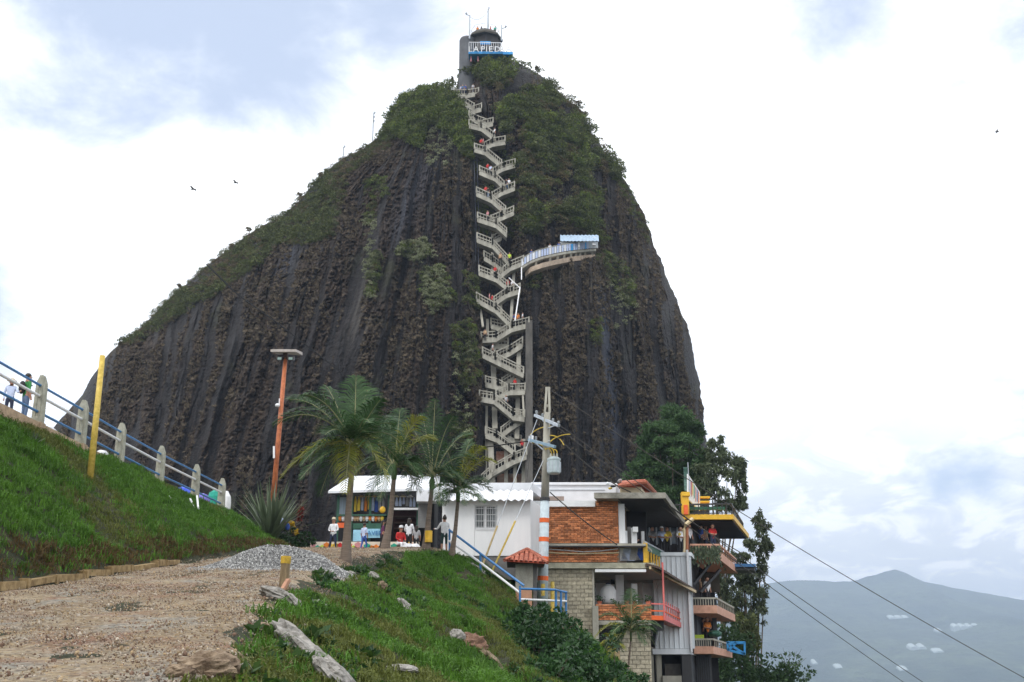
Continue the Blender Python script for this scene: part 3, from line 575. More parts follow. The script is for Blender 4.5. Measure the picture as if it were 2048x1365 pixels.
# ------------------------------------------------------------------ the stair in the cleft
def stairY(py): return float(np.interp(py, [180, 260, 330, 420, 520, 650, 800, 970], [rockY(935, 180) - 5.0, rockY(960, 260) - 5.6, rockY(985, 330) - 5.2, rockY(990, 420) - 5.6, rockY(995, 520) - 6.2, rockY(1005, 650) - 6.6, rockY(1010, 800) - 6.8, rockY(1010, 970) - 6.8]))
stair = thing('zigzag_staircase', P(1010, 985, stairY(970)), 'long grey concrete zigzag staircase climbing the cleft of the dark rock', 'staircase')
FL = [  # deck line of each flight (sight lines), layer behind the front one
 ([(908, 190), (934, 190), (957, 186)], 0), ([(911, 198), (928, 205), (948, 217)], .6), ([(934, 226), (963, 217)], 1.2), ([(938, 232), (952, 241), (976, 250)], .5),
 ([(958, 253), (986, 246)], 1.3), ([(938, 250), (962, 256), (990, 277)], 0), ([(968, 296), (985, 287), (1010, 283)], .8), ([(949, 298), (970, 304), (1003, 331)], 0),
 ([(986, 347), (1008, 335), (1030, 329)], .9), ([(959, 343), (990, 356), (1008, 374)], 0), ([(984, 396), (1005, 384), (1029, 375)], .9), ([(953, 386), (982, 399), (1011, 424)], 0),
 ([(982, 443), (1004, 434), (1027, 424)], .9), ([(955, 437), (992, 449), (1013, 468)], 0), ([(984, 484), (1002, 474)], 2.4), ([(954, 478), (985, 490), (1019, 527)], 0),
 ([(997, 554), (1020, 535), (1047, 524)], .7), ([(968, 514), (985, 524), (1007, 540)], 1.6), ([(958, 544), (992, 557), (1016, 576)], 0), ([(988, 606), (1014, 588), (1040, 580)], .9),
 ([(953, 598), (992, 620), (1022, 650)], 0), ([(962, 678), (992, 676), (1024, 656), (1058, 648)], .6), ([(982, 650), (1014, 657)], 2.2), ([(984, 690), (1016, 690)], 2.6),
 ([(994, 716), (1020, 704), (1045, 688)], 1.6), ([(965, 708), (990, 720), (1047, 748)], 0), ([(1004, 770), (1027, 755)], 2.3), ([(971, 766), (996, 772), (1015, 783)], 1.3),
 ([(992, 795), (1018, 782), (1050, 781)], .7), ([(959, 795), (988, 800), (1026, 832), (1049, 835)], 0), ([(1002, 869), (1024, 852), (1046, 838)], 1.7), ([(971, 868), (993, 876), (1030, 904)], .4),
 ([(984, 945), (1028, 920), (1053, 910)], 0), ([(1015, 872), (1042, 886)], 2.8), ([(940, 985), (984, 945)], 0)]
for pts, off in FL:
    yb = stairY(sum(p[1] for p in pts) / len(pts)) + off
    q = [P(x, y, yb + .0) for x, y in pts]; mb = MB(); w = 1.5; up = Vector((0, 0, 1)); bk = Vector((0, w, 0))
    for a, b in zip(q[:-1], q[1:]):       # sloping slab with a solid side, seen from outside and below
        mb.hexa([a - up * .62, b - up * .62, b - up * .62 + bk, a - up * .62 + bk, a - up * .02, b - up * .02, b - up * .02 + bk, a - up * .02 + bk])
        if (b - a).length > 1.5 and abs(b.z - a.z) > .5:
            n = max(3, int((b - a).length / .45))
            for i in range(n):            # treads inside the parapet
                c = a.lerp(b, (i + .5) / n); mb.box((c.x - .22, c.y + .12, c.z - .05), (c.x + .22, c.y + w - .12, c.z + .04))
    f = obj('flight', mb, CONC_P, stair)
    for dy in (.04, w - .06):
        rb = MB()
        for a, b in zip(q[:-1], q[1:]):
            A, B = a + Vector((0, dy, 0)), b + Vector((0, dy, 0))
            rb.bar(A + up * .95, B + up * .95, .14, .14); rb.bar(A + up * .06, B + up * .06, .10, .10)
            n = max(1, int((b - a).length / .42))
            for i in range(n + 1):
                c = A.lerp(B, i / n); big = i in (0, n); rb.bar(c + up * 0, c + up * (1.05 if big else .92), .2 if big else .07)
        obj('railing', rb, CONC_P, f)
def col(px, y0, y1, r, py=None, off=2.2, m=CONC, name='column', skew=0):
    Y = stairY(y1) + off; Yt = stairY(y0) + off; mb = MB(); a = P(px, y1, Y); b = P(px + skew, y0, Yt); mb.bar(a, b, r, r * 1.1, up=(0, 1, 0)); return obj(name, mb, m, stair)
for px, y0, y1, r, off, sk in [(1058, 645, 975, .95, .6, 0), (986, 870, 985, .75, 1.6, -6), (990, 700, 860, .7, 2.6, -4), (1034, 690, 880, .6, 2.6, 4), (1046, 880, 985, .5, 2.0, 3), (1012, 900, 980, .5, 2.2, 0), (966, 605, 655, .32, .9, -7), (1022, 545, 640, .4, 2.6, 6), (975, 640, 680, .4, 2.6, 0),
                               (985, 470, 560, .4, 2.8, 0), (1018, 760, 800, .35, 2.6, 0), (1002, 585, 630, .35, 2.6, 0), (972, 780, 960, .32, 2.4, 2), (1030, 905, 985, .45, 1.6, 0), (958, 905, 975, .22, .5, 0), (1048, 780, 835, .25, 1.0, -3)]:
    col(px, y0, y1, r, off=off, skew=sk, m=CONC_D if px == 1058 else CONC)
mb = MB()     # slanting white drain pipe right of the cleft
for a, b in [((1040, 575), (1030, 642)), ((1018, 556), (1041, 577)), ((1043, 535), (1043, 560))]: mb.bar(P(*a, stairY(a[1]) - .2), P(*b, stairY(b[1]) - .2), .14)
obj('drain_pipe', mb, WRAIL, stair)
cellar = MB()
for (x0, x1, y0, y1) in [(992, 1022, 903, 922), (994, 1050, 948, 972)]: cellar.blk(x0, x1, y0, y1, stairY(940) + 2.8, .5, 0)
obj('brick_infill', cellar, mat('distant brick infill', (.36, .13, .07), .9, .4, 1.5, col2=(.30, .24, .19)), stair)
hoses = MB()
for k, off in ((0, 0), (1, 6)): hoses.tube([P(x + off, y, stairY(y) + 1.2 + k * .1) for x, y in [(947, 290), (950, 380), (952, 460), (950, 560), (955, 640), (952, 700), (960, 755), (950, 790), (955, 850), (958, 905)]], .07, 5)
obj('water_hose', hoses, mat('black plastic hose', (.03, .035, .05), .35, .2, 2), None, 'dark hoses hanging down beside the left edge of the staircase', 'hose')
# ------------------------------------------------------------------ terrace halfway up
TP = [(1043, 528), (1060, 517), (1080, 509), (1105, 503), (1130, 498), (1155, 495), (1175, 493), (1192, 492)]
def tY(px): return float(np.interp(px, [1043, 1090, 1140, 1192], [stairY(530) + .3, rockY(1090, 510) - 3.2, rockY(1140, 500) - 3.8, rockY(1192, 495) - 3.8]))
ter = thing('rock_terrace', P(1120, 512, tY(1120)), 'curved viewing terrace with blue and white railing panels halfway up the rock', 'terrace')
q = [P(x, y + 6, tY(x)) for x, y in TP]; mb = MB(); up = Vector((0, 0, 1)); bk = Vector((0, 2.6, 0))
for a, b in zip(q[:-1], q[1:]): mb.hexa([a - up * .35, b - up * .35, b - up * .35 + bk, a - up * .35 + bk, a, b, b + bk, a + bk])
obj('deck', mb, CONC_P, ter)
mb = MB()
for a, b in zip(q[:-1], q[1:]): mb.bar(a + up * 1.25, b + up * 1.25, .1)
obj('handrail', mb, CONC_P, ter)
pan = [C_LAV, BLUE_L, WHITE_M, C_LAV, BLUE, C_LAV, WHITE_M]; L_ = sum((b - a).length for a, b in zip(q[:-1], q[1:])); n = 30
def along(q, s):
    for a, b in zip(q[:-1], q[1:]):
        l = (b - a).length
        if s <= l: return a.lerp(b, s / l)
        s -= l
    return q[-1]
for i in range(n):
    a, b = along(q, L_ * i / n), along(q, L_ * (i + .84) / n); mb = MB(); mb.hexa([a + up * .1, b + up * .1, b + up * .1 + Vector((0, .05, 0)), a + up * .1 + Vector((0, .05, 0)), a + up * 1.15, b + up * 1.15, b + up * 1.15 + Vector((0, .05, 0)), a + up * 1.15 + Vector((0, .05, 0))])
    obj('panel', mb, [C_LAV, WHITE_M, C_LAV, BLUE_L][(i * 7 + i // 3) % 4] if i > 14 or i in (3, 8) else (C_LAV if i % 2 else WHITE_M), ter)
mb = MB(); qs = [P(x, y, rockY(x, y) - 1.6) for x, y in [(1050, 548), (1062, 538), (1085, 530), (1110, 524), (1140, 518), (1165, 515), (1190, 513)]]
for a, b in zip(qs[:-1], qs[1:]): mb.hexa([a - up * .45, b - up * .45, b - up * .45 + bk, a - up * .45 + bk, a + up * .3, b + up * .3, b + up * .3 + bk, a + up * .3 + bk])
obj('stone_ledge', mb, mat('tan masonry ledge', (.42, .33, .25), .9, .25, 2), ter)
for x in (1072, 1100, 1115, 1128, 1142, 1152, 1160, 1170, 1184):
    y0 = float(np.interp(x, [p[0] for p in TP], [p[1] for p in TP])) + 8; mb = MB(); yy = tY(x) + .3; mb.bar(P(x, y0 + (20 if x < 1155 else 17), yy + .5), P(x, y0, yy), .34, up=(0, 1, 0)); obj('pier', mb, CONC_P, ter)
RY = tY(1150)
mb = MB()     # ribbed barrel roof
xa, xb = X(1120, 478, RY), X(1197, 478, RY); zt, zb = Z(467, RY), Z(486, RY)
N_ = 44; prof = [(0, 0), (.5, .62), (1.4, 1.0), (2.6, 1.05)]
for i in range(N_):
    xx = xa + (xb - xa) * i / (N_ - 1); rib = .07 * math.sin(i * math.pi); 
    for (y, h) in prof: mb.v.append((xx + y * .05, RY - .6 + y, zb + (zt - zb) * h + (.09 if i % 4 < 2 else 0)))
for i in range(N_ - 1):
    for j in range(3): mb.f.append((i*4 + j, (i+1)*4 + j, (i+1)*4 + j + 1, i*4 + j + 1)); mb.m.append(0)
rf = obj('barrel_roof', mb, mat('pale blue corrugated sheet', (.36, .48, .62), .4, .15, 2), ter); mo = rf.modifiers.new('thick', 'SOLIDIFY'); mo.thickness = .08
for x_, a_, b_, w_ in ((1188, 492, 476, .5), (1158, 495, 484, .2), (1126, 500, 484, .15)): mb = MB(); mb.bar(P(x_, a_, RY), P(x_, b_, RY), w_, up=(0, 1, 0)); obj('roof_post', mb, WRAIL, ter)
mb = MB(); mb.blk(1120, 1196, 484, 496, RY + 2.2, .2, 0); obj('back_wall', mb, GREY_M, ter)
# ------------------------------------------------------------------ lookout tower on the summit
TY = 180.0
tw = thing('summit_lookout_tower', P(970, 130, TY), 'dark lookout tower on the summit with a blue deck and big white letters', 'tower')
def cyl(cx, w, y0, y1, Y, n=16): r = w / 2 / F * Y / CT; c = P(cx, y1, Y); return c, r, Z(y0, Y) - c.z
c, r, h = cyl(934, 36, 78, 190, TY + 1.2); mb = MB(); mb.tube([c, c + Vector((0, 0, h - .5)), c + Vector((0, 0, h - .15)), c + Vector((0, 0, h))], [r, r, r * .9, r * .6], 20)
obj('stair_turret', mb, mat('grey tower render', (.11, .115, .125), .8, .25, .6), tw, smooth=False)
c, r, h = cyl(972, 66, 80, 132, TY + 2); mb = MB(); mb.tube([c, c + Vector((0, 0, h))], r, 8); obj('wall', mb, mat('dark tower wall', (.045, .042, .042), .85, .3, .8), tw)
c, r, h = cyl(970, 74, 67, 83, TY + 1.8); mb = MB(); mb.tube([c, c + Vector((0, 0, h * .2)), c + Vector((0, 0, h * .85))], [r * 1.05, r * 1.05, r * .70], 8); obj('roof', mb, mat('brown shingle roof', (.07, .065, .055), .9, .3, 1), tw)
mb = MB(); r2 = r * .82; top = c + Vector((0, 0, h))
for k in range(8):
    a, b = [top + Vector((r2 * math.cos(t), r2 * math.sin(t), .55)) for t in (k * math.pi / 4, (k + 1) * math.pi / 4)]; mb.bar(a, b, .07); mb.bar(a - Vector((0, 0, .6)), a, .08)
obj('roof_railing', mb, WRAIL, tw)
mb = MB(); mb.blk(937, 1006, 103, 108, TY - 2.2, 3.0, 0); mb.blk(1003, 1026, 104, 109, TY - 1.4, 1.4, 0); obj('deck', mb, BLUE_L, tw)
mb = MB(); a, b = P(938, 85, TY - 2.1), P(1005, 86, TY - 2.1); mb.bar(a, b, .1); 
for i in range(16): c2 = a.lerp(b, i / 15); mb.bar(c2, c2 - Vector((0, 0, 1.4)), .07)
obj('deck_railing', mb, WRAIL, tw)
for x, m_ in ((942, C_PINK), (956, C_PINK), (978, C_ORANGE), (998, BROWN)): mb = MB(); mb.bar(P(x, 124, TY - 1.2), P(x, 108, TY - 1.2), .28, up=(0, 1, 0)); obj('pier', mb, m_, tw)
mb = MB(); mb.blk(960, 981, 83, 89, TY - 1.9, .1, 0); obj('sign_board', mb, BLUE_L, tw)
def letter(ch, px, py, Y, hpx, m_, parent, depth=.12, name='letter', rz=0):
    cu = bpy.data.curves.new(name, 'FONT'); cu.body = ch; cu.size = hpx / F * Y / CT / .73; cu.extrude = depth / 2; cu.materials.append(m_); cu.resolution_u = 2
    t0 = bpy.data.objects.new('tmp', cu); me = bpy.data.meshes.new_from_object(t0); bpy.data.objects.remove(t0); me.materials.clear(); me.materials.append(m_)
    o = bpy.data.objects.new(name, me); COL.objects.link(o); p = P(px, py, Y); o.rotation_euler = (math.pi / 2, 0, rz)
    if parent: o.parent = parent; p = p - ORG[parent.name]
    o.location = p; ORG[o.name] = P(px, py, Y); return o
for ch, x in zip('LAPIEDRA', (936, 946, 961, 971, 977, 988, 999, 1012)): letter(ch, x, 104, TY - 2.6, 14, WRAIL, tw)
def mast(px, y0, y1, Y, label, arm=None, r=.16, group='light masts on top of the rock'):
    t = thing('light_mast', P(px, y1, Y), label, 'mast', group); mb = MB(); a, b = P(px, y1, Y), P(px, y0, Y); b.x = a.x; mb.tube([a, b], [r, r * .7], 6); obj('pole', mb, STEEL, t)
    for dx, dy in (arm or []):
        mb = MB(); s = Y / F; c = Vector((b.x, Y, b.z - dy * s)); mb.bar(c, c + Vector((dx * s, 0, .25)), .12); mb.bar(c + Vector((dx * s * .8, -.3, .2)), c + Vector((dx * s * 1.15, -.3, .3)), .35, .22); obj('floodlight', mb, STEEL, t)
mast(939, 31, 78, TY - .5, 'left one of the three pale masts on the summit tower', [(-8, 1)])
mast(976, 19, 67, TY, 'tallest middle mast above the summit tower', [(2, 2)], .2)
mast(1003, 50, 82, TY - .3, 'short right mast with side lamp beside the summit tower', [(10, 10)])
mast(745, 226, 285, rockY(760, 285) + 8, 'slim mast standing alone on the left shoulder of the rock', [(3, 4), (2, 14), (2, 24)], .13)
mast(686, 294, 320, rockY(700, 320) + 10, 'short mast further down the left shoulder of the rock', [(3, 3)], .13)
mb = MB(); A, B = P(939, 33, TY - .5), P(976, 22, TY); mb.tube([A.lerp(B, i / 8) - Vector((0, 0, 1.2 * (1 - (i / 4 - 1) ** 2))) for i in range(9)], .025, 4); obj('summit_cable', mb, WIRE, None, 'thin cable sagging between two masts on the summit', 'cable')
# solitary little trees on the skyline
def ridge_tree(px, py, h, label, dark=True):
    Y = YC - 5; b = P(px, py + h * .5, Y); s = Y / F; t = thing('ridge_tree', b, label, 'tree', 'small trees along the rock skyline'); mb = MB(); mb.tube([b - Vector((0, 0, 1)), b + Vector((.1, 0, h * s * .6)), b + Vector((-.1, 0, h * s))], [.1, .07, .03], 5)
    for _ in range(6): mb.tube([b + Vector((0, 0, h * s * .55)), b + Vector((random.uniform(-.5, .5) * h * s * .6, random.uniform(-.4, .4), h * s * random.uniform(.8, 1.1)))], [.04, .02], 3)
    obj('trunk', mb, BARK, t); mb = MB()
    for _ in range(60): leaf(mb, b + Vector((random.gauss(0, .22) * h * s, random.gauss(0, .3), h * s * random.uniform(.65, 1.15))), .22)
    obj('crown', mb, L_RDRY, t)
for a in [(870, 176, 14, 'pale bare-branched little tree left of the top stair landing'), (905, 160, 9, 'tiny bush on the skyline directly left of the tower base'), (497, 463, 15, 'wispy little tree high on the left rock skyline'), (462, 495, 12, 'round-headed little tree just below the wispy one on the skyline'),
          (640, 352, 12, 'small dark tree midway up the left skyline'), (598, 392, 12, 'tiny thin tree on the skyline left of the scrub peak'), (800, 212, 16, 'leafy tree at the left end of the rock crown'), (835, 186, 16, 'pointed leafy tree on the rock crown'), (358, 574, 9, 'tiny tree low on the left rock skyline'), (240, 690, 9, 'lowest tiny tree on the left rock skyline'),
          (1075, 140, 14, 'spreading tree on the right skyline below the summit'), (1157, 208, 14, 'small tree on the right skyline above the steep drop')]: ridge_tree(*a)
# birds
for (px, py, Y, s, lab) in [(386, 379, 90, .5, 'dark bird gliding in the white sky left of the rock'), (471, 366, 95, .4, 'bird banking in the sky just right of another bird'), (1994, 264, 90, .5, 'single dark bird far right in the white sky')]:
    c = P(px, py, Y); mb = MB(); mb.tube([c - Vector((.22, 0, .02)), c, c + Vector((.2, 0, .03))], [.02, .06, .02], 6)
    for sg in (-1, 1): mb.prism([c + Vector((-.08, 0, .03)), c + Vector((.1, 0, .03)), c + Vector((.05 + .1 * sg, sg * s * .5, .16)), c + Vector((.14 * sg, sg * s, .06))], (0, 0, .015))
    obj('bird', mb, BLACK, None, lab, 'bird', 'birds in flight')
# ------------------------------------------------------------------ buildings
def part(name, m_, parent, *blks, **kw):
    mb = MB()
    for b in blks: mb.blk(*b)
    return obj(name, mb, m_, parent, **kw)
def vbar(name, m_, parent, px, y0, y1, Y, w, d=None):
    mb = MB(); a = P(px, y1, Y); z = Z(y0, Y); d = d or w; mb.box((a.x - w/2, Y, a.z), (a.x + w/2, Y + d, z)); return obj(name, mb, m_, parent)
def unit_box(name, w, d, h, m_, bev=.0):
    mb = MB(); mb.box((-w/2, -d/2, 0), (w/2, d/2, h)); return mesh_from(name, mb.v, mb.f, [m_])
def courses(parent, name, x0, x1, y0, y1, Y, bw, bh, joint, mats_, keep=None, proud=.03, jitter=.012):
    xa, xb = X(x0, (y0 + y1) / 2, Y), X(x1, (y0 + y1) / 2, Y); za, zb = Z(y1, Y), Z(y0, Y); rows = int(round((zb - za) / bh)); bh = (zb - za) / rows
    full = [unit_box(name, bw - joint, .12, bh - joint, m_) for m_ in mats_]; k = 0
    for r in range(rows):
        x = xa + (-(bw / 2) if r % 2 else 0)
        while x < xb - .05:
            l, rr = max(x, xa), min(x + bw, xb); w = rr - l
            if w > .08 and (keep is None or keep((l + rr) / 2, za + (r + .5) * bh)):
                rep(name, random.choice(full), parent, ((l + rr) / 2, Y + .06 - proud + random.uniform(-jitter, jitter), za + r * bh + joint / 2), scl=((w - joint) / (bw - joint), 1, 1)); k += 1
            x += bw
    return k
# --- souvenir shop with white hipped roof
shop = thing('souvenir_shop', P(750, 1108, 60), 'open souvenir shop with white hipped metal roof and hanging goods', 'shop')
mb = MB(); e0, e1, r0, r1, h0 = P(656, 987, 58.2), P(878, 981, 58.2), P(701, 957, 61.5), P(880, 954, 61.5), P(668, 980, 65)
th = Vector((0, 0, .12)); mb.prism([e0, e1, r1, r0], th); mb.prism([e0, r0, h0], th); obj('roof', mb, WHITE_M, shop)
part('fascia', BLACK, shop, (664, 835, 986, 990, 58.4, .1, 0))
part('back_wall', SHADE_BLACK, shop, (668, 860, 985, 1106, 63, .3, 0)); part('side_wall', SHADE_BLACK, shop, (862, 868, 980, 1106, 60, 3, 0))
for x in (672, 700, 737, 775, 834): vbar('post', GREEN_P, shop, x, 988, 1104, 58.9, .12)
part('sheer_curtain', mat('pale blue sheer curtain', (.40, .48, .58), .8, .15, 4, stretch=(4, 1, .3)), shop, (676, 697, 995, 1030, 59.6, .06, 0))
part('counter_shelf', GREEN_P, shop, (676, 772, 1029, 1032, 58.8, .6, 0)); part('shelf', BROWN, shop, (676, 772, 1043, 1046, 59, .5, 0))
part('orange_sign', ORANGE, shop, (674, 700, 1046, 1056, 58.6, .1, 0)); part('green_awning', GREEN_P, shop, (706, 768, 1047, 1058, 58.5, .5, 0))
part('beam', WRAIL, shop, (784, 836, 1016, 1020, 58.6, .15, 0)); part('rear_shutter', MAROON, shop, (786, 832, 1022, 1104, 61, .1, 0))
for i in range(5): part('shelf', mat('shop shelf', (.10, .06, .05), .7, .2, 3), shop, (788, 830, 1032 + i * 12, 1035 + i * 12, 60.4, .5, 0))
part('sign_box', WHITE_M, shop, (833, 882, 981, 1003, 57.9, .8, 0)); part('roller_shutter', mat('grey roller shutter', (.17, .17, .17), .6, .3, 12, stretch=(1, 1, 8)), shop, (836, 862, 1004, 1056, 58.6, .1, 0))
CN = {}
GOODS = [C_TAN, C_YEL, C_WHITE, C_PINK, C_LAV, C_BLUE, C_ORANGE, C_GREY]
gi = 0
ORD = ['leftmost', 'second', 'third', 'fourth', 'fifth', 'sixth', 'seventh', 'eighth', 'ninth', 'tenth', 'eleventh', 'twelfth', 'thirteenth', 'fourteenth', 'fifteenth', 'sixteenth']
def nth(i): return 'leftmost' if i == 0 else ORD[i] + ' from the left'
def garment_label(x, m_):
    c = m_.name.replace('cloth ', ''); left = x < 780; i = (x - 703) // 7 if left else (x - 786) // 7
    return '%s garment, %s in the row hanging %s' % (c, nth(i), 'left of the second palm' if left else 'above the doorway')
for x in list(range(703, 772, 7)) + list(range(786, 834, 7)):
    y0 = 994 + random.uniform(-1, 2); y1 = (1024 if x < 780 else 1013) + random.uniform(-5, 2); w = random.uniform(4.5, 6); m_ = random.choice(GOODS + [C_TAN, C_GREY, C_LAV]); Y = 59.1 + random.uniform(0, .3)
    a, b = P(x, y1, Y), P(x, y0, Y); s = Y / F; mb = MB(); hw = w * s / 2
    mb.prism([(a.x - hw, Y, a.z), (a.x + hw, Y, a.z), (a.x + hw * 1.0, Y, b.z - .25), (a.x + hw * .4, Y, b.z), (a.x - hw * .4, Y, b.z), (a.x - hw, Y, b.z - .25)], (0, .07, 0)); gi += 1
    obj('hanging_garment', mb, m_, None, garment_label(x, m_), 'garment', 'garments hanging in the souvenir shop')
for x in range(680, 770, 6):
    Y = 58.95; c = P(x, 1043, Y); mb = MB(); mb.lathe(c, [(.05, 0), (.10, .1 + random.random() * .05), (.09, .22), (.04, .28 + random.random() * .1)], 8)
    pm = random.choice([C_TAN, C_ORANGE, C_YEL, C_WHITE, C_TAN]); obj('souvenir_pot', mb, pm, None, 'small %s pot, %s on the brown shop shelf' % (pm.name.replace('cloth ', ''), nth((x - 680) // 6)), 'pot', 'souvenir pots on the shop shelf')
def hat(px, py, m_, i):
    c = P(px, py, 58.8); mb = MB(); mb.lathe(c, [(.17, 0), (.165, .02), (.09, .03), (.085, .12), (.03, .15)], 10); return obj('hanging_hat', mb, m_, None, '%s hat, %s of the hats under the shop eave' % (m_.name.replace('cloth ', ''), nth(i)), 'hat', 'hats hanging in the souvenir shop')
for i, x in enumerate((722, 735, 748, 760, 792, 806, 820)): hat(x, 994, random.choice([C_STRAW, C_TAN, C_WHITE]), i)
bn = thing('banner', P(716, 1084, 57.9), 'pale blue banner hanging below the green shop awning', 'banner'); part('cloth', mat('light blue banner', (.30, .58, .74), .6, .2, 3), bn, (706, 726, 1060, 1083, 57.9, .04, 0))
bn = thing('banner', P(746, 1077, 57.9), 'blue lettered banner between the two left palms at the shop', 'banner'); part('cloth', mat('light blue banner', (.30, .58, .74), .6, .2, 3), bn, (729, 760, 1058, 1076, 57.9, .04, 0))
letter('AVEN', 734, 1071, 57.85, 9, BLUE, bn, .02, 'lettering')
pw = thing('painted_wall', P(725, 1110, 57), 'low wall painted with colourful flowers above a yellow kerb', 'wall')
part('wall', mat('white painted plinth', (.66, .60, .52), .7, .2, 2), pw, (620, 838, 1084, 1106, 57.3, .25, 0)); part('kerb', YEL, pw, (640, 822, 1103, 1111, 56.9, .39, 0))
for x in range(626, 832, 9):
    m_ = random.choice([C_ORANGE, C_YEL, C_RED, C_PINK, C_TEAL, C_ORANGE, C_YG]); r = random.uniform(.09, .17); c = P(x, random.uniform(1090, 1099), 57.28); mb = MB()
    mb.prism([c + Vector((r * math.cos(t) * (1 + .25 * (k % 2)), 0, r * math.sin(t) * (1 + .25 * (k % 2)))) for k, t in enumerate(np.linspace(0, 2 * math.pi, 13)[:-1])], (0, .02, 0)); obj('painted_flower', mb, m_, pw)
# --- white house
wh = thing('white_house', P(960, 1112, 57), 'small white house with scalloped metal eave and one barred window', 'house')
part('wall', WHITE, wh, (884, 949, 998, 1112, 57, 5), (994, 1061, 998, 1112, 57, 5), (949.2, 993.8, 998, 1011, 57, 5), (949.2, 993.8, 1059, 1112, 57, 5))
part('plinth', GREY_W, wh, (925, 1062, 1112, 1160, 57.05, 5))
win = part('window', SHADE_BLACK, wh, (949, 994, 1011, 1059, 57.35, .1, 0)); fr = MB()
for b in [(949.3, 993.7, 1011.3, 1013.5, 57.1, .08, 0), (949.3, 993.7, 1056, 1058.7, 57.1, .08, 0), (949.3, 951.5, 1013.6, 1055.9, 57.1, .08, 0), (991.5, 993.7, 1013.6, 1055.9, 57.1, .08, 0), (968.5, 973, 1013.6, 1055.9, 57.1, .08, 0)]: fr.blk(*b)
obj('frame', fr, WRAIL, win); fr = MB()
for k in range(9): fr.blk(953 + k * 4.6, 953.6 + k * 4.6, 1010, 1060, 56.93, .02, 0)
for k in range(4): fr.blk(949, 994, 1017 + k * 12.5, 1017.7 + k * 12.5, 56.9, .02, 0)
obj('bars', fr, WRAIL, win)
part('pane', mat('dark window glass', (.02, .025, .025), .15, .6, 3, col2=(.10, .12, .12), spec=.9), win, (951.6, 968.4, 1013.7, 1055.8, 57.2, .02, 0), (973.2, 991.4, 1013.7, 1055.8, 57.2, .02, 0))
def corrugated(name, x0, x1, yt, yb, Yt, Yb, pitch, amp, m_, parent, th=.03):
    a, b = P(x0, yb, Yb), P(x1, yb, Yb); c, d = P(x0, yt, Yt), P(x1, yt, Yt); n = int((b.x - a.x) / pitch * 8); mb = MB()
    for i in range(n + 1):
        t = i / n; w = amp * math.sin(t * (b.x - a.x) / pitch * 2 * math.pi); p, q_ = a.lerp(b, t), c.lerp(d, t); mb.v += [(p.x, p.y, p.z + w), (q_.x, q_.y, q_.z + w), (p.x, p.y, p.z + w - th), (q_.x, q_.y, q_.z + w - th)]
    for i in range(n):
        k = i * 4; mb.f += [(k, k+4, k+5, k+1), (k+2, k+3, k+7, k+6), (k, k+2, k+6, k+4)]; mb.m += [0, 0, 0]
    return obj(name, mb, m_, parent, smooth=False)
corrugated('corrugated_roof', 880, 1066, 981, 1000, 58.2, 56.5, .36, .042, WHITE_M, wh)
part('parapet', WHITE_M, wh, (881, 1064, 966, 982, 58.4, 4))
# --- roofs behind
rb = thing('white_parapet_roof', P(1150, 1003, 63), 'long white sheet metal roof and parapet behind the brick wall', 'roof')
part('wall', WHITE_M, rb, (1063, 1232, 970, 1002, 62, 5)); part('seam', STEEL, rb, (1062, 1210, 979.5, 980.5, 61.95, .04, 0)); part('cap', WHITE_M, rb, (1062, 1225, 965, 970, 61.9, 5.2))
part('step', mat('old brown parapet', (.30, .24, .21), .8, .2, 3), rb, (1064, 1128, 993, 1001, 61.2, .5, 0))
# --- brick building
bb = thing('brick_building', P(1150, 1125, 60), 'unfinished brick building with overhanging concrete roof slab and block wall below', 'building')
part('wall', MORTAR, bb, (1062, 1237, 1003, 1087, 60.12, 3), (1062, 1237, 1092.5, 1126, 60.12, 3))
n1 = courses(bb, 'brick', 1063, 1237, 1014, 1087, 60, .34, .108, .02, [BRICK], keep=lambda x, z: z < Z(1003, 60))
n2 = courses(bb, 'brick', 1192, 1236, 1003, 1013.6, 60, .34, .108, .02, [BRICK]); n3 = courses(bb, 'brick', 1063, 1237, 1094, 1125, 60, .34, .108, .02, [BRICK])
part('coping', WHITE, bb, (1060, 1190, 1002, 1013.5, 59.75, .5, 0))
part('floor_slab', CONC, bb, (1062, 1291, 1087.5, 1092, 59.6, 10)); part('ledge', BLACK, bb, (1062, 1290, 1091.8, 1094, 59.55, .3, 0))
part('roof_slab', mat('lichen stained concrete slab', (.26, .25, .21), .9, .45, 2.2, .4, 9, col2=(.36, .34, .29)), bb, (1188, 1331, 985.5, 997, 59, 12, .245)); part('soffit', SHADE_BLACK, bb, (1236, 1326, 997.2, 999, 59.2, 11.5, .245))
part('room_shade_panel', SHADE_BLACK, bb, (1246, 1292, 1003, 1088, 63.5, .2, .234))  # dark panel painted as the shade of the open room
part('side_pier', WHITE, bb, (1237.5, 1250, 1008, 1087, 60.05, .5, 0)); part('column', WHITE, bb, (1263, 1274, 1056, 1087, 60.4, .4, 0), (1250.5, 1255, 1062, 1087, 60.4, .4, 0)); part('column', WHITE, bb, (1283, 1289, 1063, 1087, 62, .3, 0))
part('column', GREY_W, bb, (1255.2, 1262.8, 1054, 1087, 60.6, .4, 0)); part('fan_box', WHITE, bb, (1266, 1276, 1054, 1064, 60, .3, 0))
gw = thing('restaurant_glazing', P(1330, 1110, 68), 'grey glass wall of the restaurant under the concrete roof slab', 'window'); part('pane', mat('grey blue glazing', (.14, .18, .22), .12, .2, 1, spec=.8), gw, (1285, 1372, 1055, 1088, 70.0, .06, 0))
for x in (1286, 1300, 1314, 1328, 1342, 1356, 1370): vbar('mullion', STEEL, gw, x, 1055, 1090, 69.8, .08)
part('base', SHADE_BLACK, gw, (1285, 1372, 1088, 1112, 70, 1, 0))
